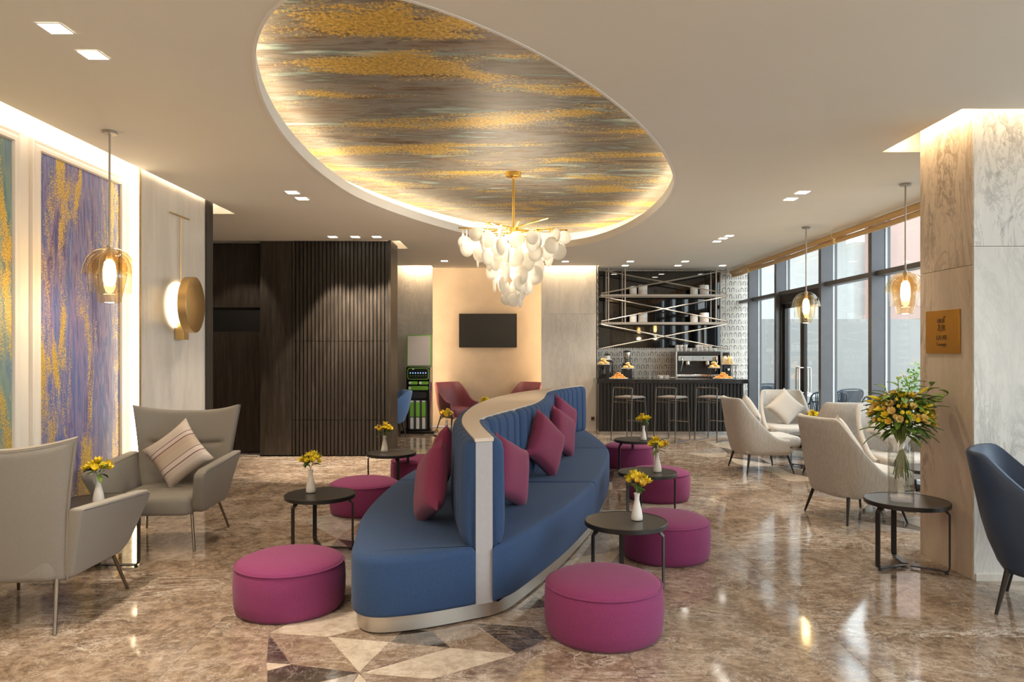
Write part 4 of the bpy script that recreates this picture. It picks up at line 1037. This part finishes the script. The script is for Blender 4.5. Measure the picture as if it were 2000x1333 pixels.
for px, py, s, l, pw, aim in DL:
    x, y = Cl(px, py); downlight(l, x, y, s, power=pw*1.6, aim=aim, ang=62 if pw == 170 else 75)
x, y = -3.95, 10.3; spot((x, y, ZC-.03), 30, 60, .5, aim=(-4.4, 11.2, 1.5))  # bare spot without a fitting, aimed at the recessed dark panels
for x, y, p_ in ((-1.4, 3.0, 26), (1.9, 3.0, 30), (2.6, 6.2, 30), (-2.6, 5.8, 20), (.6, 1.8, 26), (2.4, 11, 40), (0, 12.8, 40)): spot((x, y, ZC-.03), p_*1.6, 95, .8)  # added fill spots, no fittings in the ceiling behind them
# ================================================================ television, kiosk, plaque, sockets
t_ = thing('television', 'flat black television hung in the lit beige alcove', 'television', (-.62, 15.30, 2.04))
part('screen', MB().span((-.60, -.078, -.345), (.60, -.066, .345)), C['tv'], t_, ang=0)
part('bezel', MB().span((-.615, -.074, -.36), (.615, -.03, .36)), C['black'], t_, bevel=.004)
part('wall_mount', MB().span((-.2, -.03, -.15), (.2, 0, .15)), C['black'], t_)
t_ = thing('charging_kiosk', 'black and lime green power bank stand with a blank poster board', 'kiosk', (-1.93, 14.15, 0))
part('foot', MB().span((-.33, -.24, 0), (.32, .22, .055)), C['kblk'], t_, bevel=.006)
part('cabinet', MB().span((-.24, -.14, .055), (.23, .16, 1.30)), C['kblk'], t_, bevel=.02)
pb = part('poster_board', MB().span((-.245, -.03, 1.31), (.245, .03, 1.92)), C['green'], t_, bevel=.004)
part('poster', MB().span((-.225, -.034, 1.325), (.225, -.030, 1.905)), C['kpanel'], pb, ang=0)
def rr2(w, h, cx, cz, y0, y1, r):
    P = rrect(w, -h/2, h/2, r); mb = MB().prism(P, y0, y1); return mb.xf(Matrix(((1, 0, 0, cx), (0, 0, 1, 0), (0, 1, 0, cz), (0, 0, 0, 1))))
sf = part('screen_frame', rr2(.42, .23, -.005, 1.165, -.150, -.142, .05), C['green'], t_, label='lime green frame of the display')
part('display', rr2(.39, .20, -.005, 1.165, -.154, -.150, .04), C['tv'], sf)
for k in range(7):
    part('slot_light', MB().box((-.155+.05*k, -.156, 1.18), (.018, .004, .018)), glow('blue_slot_light', (.25, .45, 1), 1.5) if k == 0 else bpy.data.materials['blue_slot_light'], sf)
    part('slot_mark', MB().box((-.155+.05*k, -.156, 1.125), (.014, .004, .014)), C['green'], sf)
part('logo_mark', MB().box((-.10, -.156, 1.255), (.035, .006, .02)), C['lip'], sf)
for cx, z, w, k in ((-.10, .985, .18, 'green'), (.105, .985, .19, 'green'), (0, .885, .39, 'green')):
    pn = part('button_bar', rr2(w, .058 if z > .9 else .075, cx, z, -.152, -.142, .025), C[k], t_)
    part('bar_cap', rr2(.05, .05, cx-w/2+.03, z, -.156, -.152, .02), C['lip'], pn)
for k in range(8): part('rib', MB().box((-.14+.04*k, -.154, .885), (.006, .006, .06)), C['stem'], pn)
tr2 = part('tray', rr2(.36, .58, -.01, .36, -.150, -.142, .04), plain('smoked_plastic', (.07, .075, .07), .35), t_)
for k in range(3):
    st = part('battery_stack', rr2(.07, .30, -.125+.115*k, .475, -.160, -.150, .02), C['green'], tr2)
    part('stack_base', rr2(.06, .22, -.125+.115*k, .20, -.160, -.150, .01), C['lip'], tr2)
    part('stack_cap', rr2(.06, .03, -.125+.115*k, .625, -.163, -.150, .01), C['lip'], tr2)
part('bowl_recess', rr2(.34, .12, -.005, .745, -.146, -.141, .05), plain('matt_black', (.02, .02, .02), .6), t_)
t_ = thing('brass_plaque', 'engraved brass plaque on the warm marble side of the column', 'sign', (3.249, 5.465, 1.78))
part('plate', MB().span((-.012, -.215, -.165), (0, .215, .165)), C['brass_p'] if 'brass_p' in C else metal('amber_brass', (.62, .34, .07), .33), t_, bevel=.002)
eng = plain('engraving', (.16, .09, .03), .6)
def text(txt, size, loc, rot, mt, parent, name='lettering', ext=.001):
    cu = bpy.data.curves.new(name, 'FONT'); cu.body = txt; cu.size = size; cu.align_x = 'CENTER'; cu.align_y = 'CENTER'; cu.extrude = ext
    o = bpy.data.objects.new('tmp', cu); COL.objects.link(o); bpy.context.view_layer.update()
    me = bpy.data.meshes.new_from_object(o.evaluated_get(bpy.context.evaluated_depsgraph_get())); bpy.data.objects.remove(o)
    me.materials.clear(); me.materials.append(mt); q = bpy.data.objects.new(name, me); COL.objects.link(q); q.parent = parent; q.location = loc; q.rotation_euler = rot; return q
RT = (pi/2, 0, -pi/2)
text('LA VIE', .050, (-.0135, .0, -.045), RT, eng, t_); text('Lounge', .042, (-.0135, .0, -.095), RT, eng, t_)
for k, P in enumerate([[(-.05, .10), (-.05, .075), (-.03, .07), (-.03, .10)], [(-.015, .10), (-.015, .072), (.01, .072), (.01, .10)], [(.03, .07), (.03, .115), (.048, .115)],
                       [(-.045, .05), (-.03, .055), (-.035, .03), (-.048, .01)], [(-.015, .05), (.0, .035), (-.01, .02), (-.018, .005)], [(.015, .055), (.018, .005)], [(.035, .05), (.03, .025), (.045, .008)]]):
    part('emblem_stroke', MB().tube(cr([(-.0135, -a, b) for a, b in P], 3), .0028, 5), eng, t_)
t_ = thing('wall_socket', 'small bronze socket plate low on the marble left of the bar', 'socket', (1.53, 14.498, .245))
part('plate', MB().span((-.035, -.008, -.035), (.035, 0, .035)), C['grille'], t_, bevel=.002); part('outlet', MB().box((0, -.010, 0), (.04, .006, .03)), C['black'], t_)
# ================================================================ bar
BX0, BX1, BY = 1.58, 4.36, 13.78
bar = thing('bar_counter', 'black bar counter with a slatted front and dark stone top', 'counter', ((BX0+BX1)/2, BY, 0)); hx = (BX1-BX0)/2
part('carcass', MB().span((-hx, .03, .06), (hx, .58, .985)), C['bar_slat'], bar)
part('kick_plate', MB().span((-hx+.01, .045, 0), (hx-.01, .5, .06)), C['steel'], bar)
part('worktop', MB().span((-hx-.05, -.05, .985), (hx+.08, .62, 1.065)), C['bar_stone'], bar, bevel=.004)
sm = mesh('slat', MB().prism([(-.022, 0), (-.018, -.03), (.018, -.03), (.022, 0)], .06, .985), C['bar_slat'], 0)
for k in range(40): part('slat', sm, None, bar, loc=(-hx+.035+k*(2*hx-.07)/39, .03, 0))
bk = thing('back_counter', 'low dark back counter along the patterned bar wall', 'counter', ((BX0+BX1)/2, 14.82, 0))
part('carcass', MB().span((-hx+.1, -.24, 0), (hx+.1, .27, .96)), C['bar_slat'], bk); part('worktop', MB().span((-hx+.08, -.27, .96), (hx+.14, .27, 1.0)), C['bar_stone'], bk, bevel=.003)
mp = thing('mirror_panel', 'glossy black glass panels behind the bar shelves', 'mirror', (3.0, 15.10, 2.475)); e = [-1.28, -.74, -.22, .30, .80, 1.28]
for i in range(5): part('glass_panel', MB().span((e[i]+.002, -.022, -.80), (e[i+1]-.002, 0, .81)), C['mirror'], mp, ang=0)
sh = thing('bar_shelf', 'suspended satin metal bar shelf with crossed braces', 'shelf', (3.0, 14.86, 0))
Y0, Y1 = -.20, .20
for z in (2.745, 2.175):
    s_ = part('shelf_board', MB().span((-1.28, Y0, z), (1.30, Y1, z+.012)), C['steel'], sh, ang=0)
    for y in (Y0, Y1): part('shelf_rail', MB().span((-1.29, y-.012, z-.02), (1.31, y+.012, z+.022)), C['nickel'], s_, ang=0)
for x in (-1.13, -.79, 1.07, 1.27):
    for y, dx in ((Y0, 0), (Y1, -.0)): part('upright', MB().span((x-.011, y-.011, 2.16), (x+.011, y+.011, 3.305)), C['nickel'], sh, ang=0)
for z0, z1 in ((2.785, 3.26), (2.215, 2.72), (1.66, 2.15)):
    for a, b in ((z0, z1), (z1, z0)): part('brace', MB().tube([(-1.28, -.21, a), (1.28, -.21, b)], .013, 6), C['nickel'], sh)
def canister(x, y, z, r, h, two, label):
    t_ = thing('canister', label, 'jar', (x, y, z), group='white canisters on the bar shelves')
    part('body', MB().lathe([(r*.94, 0), (r, .006), (r, h*.5)], 24), C['ceramic'] if not two else C['kpanel'], t_)
    part('lid', MB().lathe([(r, h*.5), (r, h-.01), (r*.93, h), (.001, h)], 24, cap=False), C['ceramic'], t_)
for z, nm in ((2.768, 'upper'), (2.198, 'lower')):
    for x, r, h, two, l in ((-.60, .075, .145, 0, 'short white canister at the left of the %s bar shelf'), (-.40, .095, .20, 1, 'tall two tone canister at the left of the %s bar shelf'), (.66, .08, .145, 0, 'short white canister at the right of the %s bar shelf'), (.87, .095, .20, 1, 'tall two tone canister at the right of the %s bar shelf')):
        canister(3.0+x, 14.83, z, r, h, two, l % nm)
# stools
def make_stool(label):
    t_ = thing('bar_stool', label, 'stool', group='metal frame bar stools'); w, d = .20, .22
    for sx in (-1, 1):
        part('sled_leg', MB().tube(cr([(sx*w, -d+.01, .93), (sx*w, -d-.005, .78), (sx*(w+.015), -d-.035, .03), (sx*(w+.015), -d-.02, .012), (sx*(w+.015), d+.02, .012), (sx*(w+.015), d+.035, .03), (sx*w, d, .70), (sx*w, d-.015, .765), (sx*w, d-.05, .775), (sx*w, -d, .775)], 4), .0115, 8), C['stoolm'], t_)
    part('back_loop', MB().tube(cr([(-w, -d+.01, .90), (-w, -d+.01, .935), (-w+.03, -d+.01, .955), (w-.03, -d+.01, .955), (w, -d+.01, .935), (w, -d+.01, .90)], 4), .0115, 8), C['stoolm'], t_)
    part('seat', MB().soft(rrect(.39, -.21, .22, .05), .765, .80, .015, 3, .01), C['tan'], t_, ang=50)
    for y, z in ((d+.018, .33), (-d-.01, .70), (d-.0, .70)): part('cross_rail', MB().tube([(-w, y, z), (w, y, z)], .009, 8), C['stoolm'], t_)
    return t_
s0 = make_stool('left bar stool, behind the nearest-to-bar posy'); s0.location = (2.02, 12.92, 0); s0.rotation_euler[2] = rad(-42)
dup_at(s0, (2.79, 12.92, 0), rad(-42), 'middle one of the three bar stools'); dup_at(s0, (3.52, 12.92, 0), rad(-42), 'right bar stool beside the oatmeal armchair')
ZB, ZF = 1.0, 1.065
# espresso machine
em = thing('espresso_machine', 'chrome and black espresso machine on the back counter', 'coffee machine', (3.68, 14.80, ZB))
part('body', MB().span((-.40, -.10, .12), (.42, .24, .52)), C['black'], em, bevel=.015); part('control_panel', MB().span((-.40, -.20, .40), (.42, -.10, .52)), C['steel'], em, bevel=.01); part('top_tray', MB().span((-.44, -.24, .52), (.46, .25, .60)), C['black'], em, bevel=.01)
part('drip_tray', MB().span((-.44, -.26, .02), (.46, .1, .13)), C['chrome'], em, bevel=.008); part('grill', MB().span((-.42, -.262, .03), (.44, -.258, .09)), C['black'], em)
part('side_panel', MB().span((-.46, -.25, .0), (-.43, .25, .60)), C['steel'], em); part('side_panel', MB().span((.45, -.25, .0), (.48, .25, .60)), C['steel'], em)
for x in (-.20, .20):
    gp = part('group_head', MB().lathe([(.045, .0), (.05, .05), (.04, .09)], 20, (x, -.17, .31)), C['chrome'], em)
    part('portafilter', MB().tube([(x, -.22, .32), (x+.03, -.40, .30)], .014, 8), C['black'], gp)
for x in (-.34, .36): part('steam_wand', MB().tube(cr([(x, -.2, .48), (x+.02, -.27, .40), (x-.02, -.26, .20)], 4), .008, 8), C['chrome'], em)
for x in (-.30, -.10, .12, .32): part('knob', MB().sphere((x, -.19, .46), .022, 10, 8), C['chrome'], em)
cup = MB().lathe([(.026, 0), (.036, .02), (.040, .065), (.037, .065), (.033, .02), (.0, .01)], 18, cap=False); cup.tube(cr([(.037, 0, .052), (.058, 0, .045), (.055, 0, .02), (.036, 0, .018)], 3), .005, 6)
c0 = None
for k, x in enumerate((-.40, -.31, -.22, -.13, .02, .11, .20, .29, .38)):
    for j in (0, 1):
        if j and k in (3, 8): continue
        if c0 is None: o = c0 = bpy.data.objects.new('coffee_cup', mesh('coffee_cup', cup, C['ceramic'], 60))
        else: o = c0.copy()
        COL.objects.link(o); o.location = (3.68+x, 14.72+.01*(k % 2)+.0, ZB+.60+.067*j); o.rotation_euler[2] = k*1.3+j; tag(o, 'white coffee cup in the %s row on the %s half of the espresso machine top' % (('bottom', 'top')[j], 'left' if k < 4 else 'right'), 'cup', 'white cups on the espresso machine')
# grinders
def grinder(x, y, label, s=1.0, hop='beans'):
    t_ = thing('coffee_grinder', label, 'coffee grinder', (x, y, ZB), sc=s)
    part('base', MB().span((-.11, -.14, 0), (.11, .14, .05)), C['black'], t_, bevel=.008); part('body', MB().span((-.085, -.09, .05), (.085, .12, .36)), C['black'], t_, bevel=.02)
    part('collar', MB().lathe([(.05, .36), (.06, .40)], 20), C['steel'], t_); part('hopper', MB().lathe([(.05, .40), (.07, .46), (.078, .55), (.075, .57), (.02, .58)], 24), C[hop], t_); part('lid', MB().lathe([(.08, .57), (.08, .59), (.03, .61)], 20), C['black'], t_)
    part('spout', MB().box((0, -.12, .24), (.05, .09, .05)), C['chrome'], t_, bevel=.006)
grinder(2.27, 14.80, 'tall black grinder with a steel hopper at the left of the bar', 1.02, 'steel'); grinder(4.33, 14.83, 'coffee bean grinder right of the espresso machine', .95)
# jars / urns at the left
def urn(x, y, h, r, label, zz=ZB):
    t_ = thing('glass_urn', label, 'jar', (x, y, zz))
    part('glass_body', MB().lathe([(r*.9, .02), (r, .05), (r, h*.66), (r*.72, h*.76)], 24), C['dkglass'], t_); part('base', MB().lathe([(r*1.02, 0), (r*1.02, .03)], 24), C['black'], t_)
    part('neck', MB().lathe([(r*.8, h*.76), (r*.5, h*.80), (r*.5, h*.92)], 20), C['ceramic'], t_); part('lid', MB().lathe([(r*.58, h*.92), (r*.58, h*.96), (.03, h*.98), (.02, h)], 20), C['black'], t_)
    part('collar', MB().lathe([(r*1.06, h*.66), (r*1.06, h*.70)], 24), C['black'], t_)
urn(1.86, 14.78, .56, .12, 'smoked glass urn with a pale neck at the left of the bar'); urn(1.70, 14.30, .34, .085, 'small smoked glass jar at the left end of the bar counter', ZF)
# wire stands with pastry, plates with croissants
def croissant_mesh(k='bread'):
    P = [(-.055, .02, .012), (-.035, -.004, .02), (0, -.014, .024), (.035, -.004, .02), (.055, .02, .012)]
    Q = cr(P, 3); rr = [.006+.019*sin(pi*i/(len(Q)-1))*(1+.12*(i % 2)) for i in range(len(Q))]
    return mesh('croissant', MB().tube(Q, rr, 8), C[k], 50)
cm, cm2 = croissant_mesh(), croissant_mesh('bread2')
def plate(x, y, z, r, label):
    o = bpy.data.objects.new('plate', mesh('plate', MB().lathe([(r*.55, 0), (r*.6, .004), (r, .014), (r-.004, .018), (r*.58, .008), (.0, .008)], 36, cap=False), C['ceramic'], 50)); COL.objects.link(o)
    o.location = (x, y, z); return tag(o, label, 'plate', 'serving plates on the bar')
def stand(x, y, z, w, h, label):
    t_ = thing('wire_stand', label, 'stand', (x, y, z), group='black wire serving stands')
    for a in (-1, 1):
        for b in (-1, 1): part('leg', MB().tube([(a*w/2, b*w/2, 0), (a*w/2, b*w/2, h)], .006, 6), C['black'], t_)
    for zz in (.012, h): part('ring', MB().tube([(-w/2, -w/2, zz), (w/2, -w/2, zz), (w/2, w/2, zz), (-w/2, w/2, zz)], .006, 6, closed=True), C['black'], t_)
    part('tray', MB().lathe([(w*.62, h+.006), (w*.64, h+.018)], 32), C['ceramic'], t_); return z+h+.018
def heap(x, y, z, n, r, what, label, group, R):
    for k in range(n):
        q = math.sqrt(k/n)*r; a = k*2.4; lay = 0 if k >= n*.4 else (1 if k >= n*.12 else 2)
        o = bpy.data.objects.new('croissant' if what is cm else 'pastry', what); COL.objects.link(o); q2 = q*(1, .75, .3)[lay] if lay else q
        o.location = (x+q2*cos(a), y+q2*sin(a), z+.036*lay); o.rotation_euler = (R.uniform(-.1, .1), 0, R.uniform(0, 6.3)); o.scale = (.9,)*3
        tag(o, label if k else label.replace('heaped', 'topmost of the heap').replace('pastry on', 'topmost pastry on').replace('pale cake on', 'middle pale cake on'), 'pastry', group)
R = random.Random(9)
plate(1.98, 13.98, ZF, .19, 'white plate of croissants at the left end of the bar'); heap(1.98, 13.98, ZF+.012, 16, .13, cm, 'orange croissant heaped on the left bar plate', 'croissants on the left plate', R)
plate(4.02, 13.98, ZF, .20, 'white plate of croissants at the right end of the bar'); heap(4.02, 13.98, ZF+.012, 20, .15, cm, 'orange croissant heaped on the right bar plate', 'croissants on the right plate', R)
for x, y, z, w, h, l, l2 in ((1.70, 14.15, ZF, .20, .27, 'wire stand of pastries at the far left of the bar', 'pastry on the far left wire stand'), (2.19, 14.20, ZF, .20, .19, 'wire stand of pastries beside the black grinder', 'pastry on the stand beside the black grinder'),
                      (3.92, 14.27, ZF, .19, .20, 'low wire stand of pastries in front of the espresso machine', 'pastry on the low stand before the espresso machine'), (4.20, 14.25, ZF, .22, .27, 'tall wire stand of cakes at the right of the bar', 'pale cake on the tall right stand')):
    zt_ = stand(x, y, z, w, h, l); heap(x, y, zt_+.0, 9, .09, cm2, l2, l2.replace('pastry', 'pastries').replace('pale cake', 'pale cakes'), R)
for k in range(7):
    o = bpy.data.objects.new('dessert_glass', mesh('dessert_glass', MB().lathe([(.018, 0), (.026, .05), (.03, .07), (.012, .10), (.001, .13)], 10, cap=False), C['cream_fl'] if k % 2 else C['ceramic'], 50)) if k < 2 else dg[k % 2].copy()
    if k < 2: dg = (dg if k else [])+[o]
    COL.objects.link(o); a = k*.9; o.location = (4.20+.085*cos(a)*(k > 0), 14.25+.085*sin(a)*(k > 0), ZF+.27+.018+.035); tag(o, 'little peaked white dessert on the tall right stand', 'dessert', 'white desserts on the tall stand')
# glass jugs and bowls
for k, (x, h, r) in enumerate(((2.70, .22, .05), (2.80, .17, .045))):
    t_ = bpy.data.objects.new('glass_jug', mesh('glass_jug', MB().lathe([(r*.8, 0), (r, .03), (r*.95, h*.55), (r*.4, h*.8), (r*.55, h), (r*.5, h)], 18, cap=False), C['vglass'], 60)); COL.objects.link(t_)
    t_.location = (x, 14.66, ZB); tag(t_, ['taller clear glass carafe on the back counter', 'shorter clear glass carafe beside the white bowls'][k], 'jug')
b0 = None
for k in range(8):
    if b0 is None: o = b0 = bpy.data.objects.new('bowl', mesh('bowl', MB().lathe([(.025, 0), (.05, .03), (.062, .065), (.058, .065), (.045, .03), (.0, .012)], 20, cap=False), C['ceramic'], 60))
    else: o = b0.copy()
    COL.objects.link(o); o.location = (2.93+.125*(k % 3), 14.66+.12*(k//3 % 2), ZB+.0+(.04 if k > 5 else 0)); tag(o, 'small white bowl in the %s of the bowls left of the espresso machine' % ('front row', 'rear row', 'stacked top')[k//3], 'bowl', 'white bowls on the back counter')
# ================================================================ terrace furniture and planting
def make_rope(label):
    t_ = thing('rope_chair', label, 'chair', group='navy rope chairs on the terrace'); 
    part('frame', MB().tube(cr([(-.33, -.34, .62), (-.33, .2, .66), (-.30, .33, .86), (0, .36, .90), (.30, .33, .86), (.33, .2, .66), (.33, -.34, .62)], 4), .016, 8), C['navyrope'], t_)
    for k in range(22):
        a = -1+2*k/21; x = a*.32; y = .345 if abs(a) < .85 else .25; part('rope', MB().tube([(x, y, .87-.1*(abs(a) > .85)), (x*.9, y-.05, .34)], .011, 5), C['navyrope'], t_)
    for sx in (-1, 1):
        for k in range(8): part('rope', MB().tube([(sx*.33, -.30+.07*k, .63), (sx*.30, -.28+.066*k, .34)], .011, 5), C['navyrope'], t_)
        for sy in (-.3, .3): part('leg', MB().tube([(sx*.31, sy, 0), (sx*.30, sy*.95, .34)], .016, 8), C['navyrope'], t_)
    part('seat_frame', MB().soft(rrect(.64, -.34, .32, .05), .29, .35, .01, 2), C['navyrope'], t_); part('seat_cushion', MB().soft(rrect(.60, -.33, .28, .06), .352, .46, .03, 3, .02), C['bluecush'], t_)
    return t_
rc_ = make_rope('navy rope terrace chair left of the glass door'); rc_.location = (5.25, 14.6, -.03); rc_.rotation_euler[2] = rad(30)
dup_at(rc_, (5.7, 13.4, -.03), rad(180), 'navy rope terrace chair seen through the glass door'); dup_at(rc_, (6.35, 14.2, -.03), rad(200), 'navy rope terrace chair seen beside the door pillar')
dup_at(rc_, (6.2, 12.4, -.03), rad(175), 'navy rope terrace chair seen through the window left of the bouquet'); dup_at(rc_, (5.6, 15.6, -.03), rad(0), 'navy rope terrace chair farthest from the glass')
t_ = thing('terrace_table', 'pale topped terrace table between the rope chairs', 'table', (5.95, 14.9, -.03))
part('table_top', MB().lathe([(.42, .70), (.43, .72), (.42, .74)], 36), C['ceramic'], t_); part('pedestal', MB().lathe([(.22, 0), (.22, .02), (.035, .04), (.035, .70)], 24), C['navyrope'], t_)
t_ = thing('terrace_shrub', 'light green shrub in a grey planter outside the window behind the bouquet', 'plant', (6.55, 11.6, -.03))
part('planter', MB().lathe([(.22, 0), (.30, .5), (.28, .5), (.25, .42)], 24), C['ext_g'], t_)
R = random.Random(5)
for k in range(7): part('stem', MB().tube(cr([(0, 0, .4), (.1*cos(k), .1*sin(k), .8), (.3*cos(k*1.1), .3*sin(k*1.1), 1.25)], 3), .008, 5), C['stem'], t_)
lf = MB()
for k in range(900):
    a = R.random()*6.28; b = R.uniform(-1, 1); r = .36*R.random()**.4; c_ = Vector((r*cos(a)*math.sqrt(1-b*b), r*sin(a)*math.sqrt(1-b*b), 1.02+.45*b*R.random()**.3))
    d = Vector((R.uniform(-1, 1), R.uniform(-1, 1), R.uniform(-.2, 1))).normalized()*.06; e = d.cross(Vector((0, 0, 1))).normalized()*.014
    lf.add([c_-e, c_+d*.5-e*1.5, c_+d, c_+d*.5+e*1.5], [(0, 1, 2, 3)])
o = part('foliage', lf, C['leaf'], t_, ang=0); o['kind'] = 'stuff'
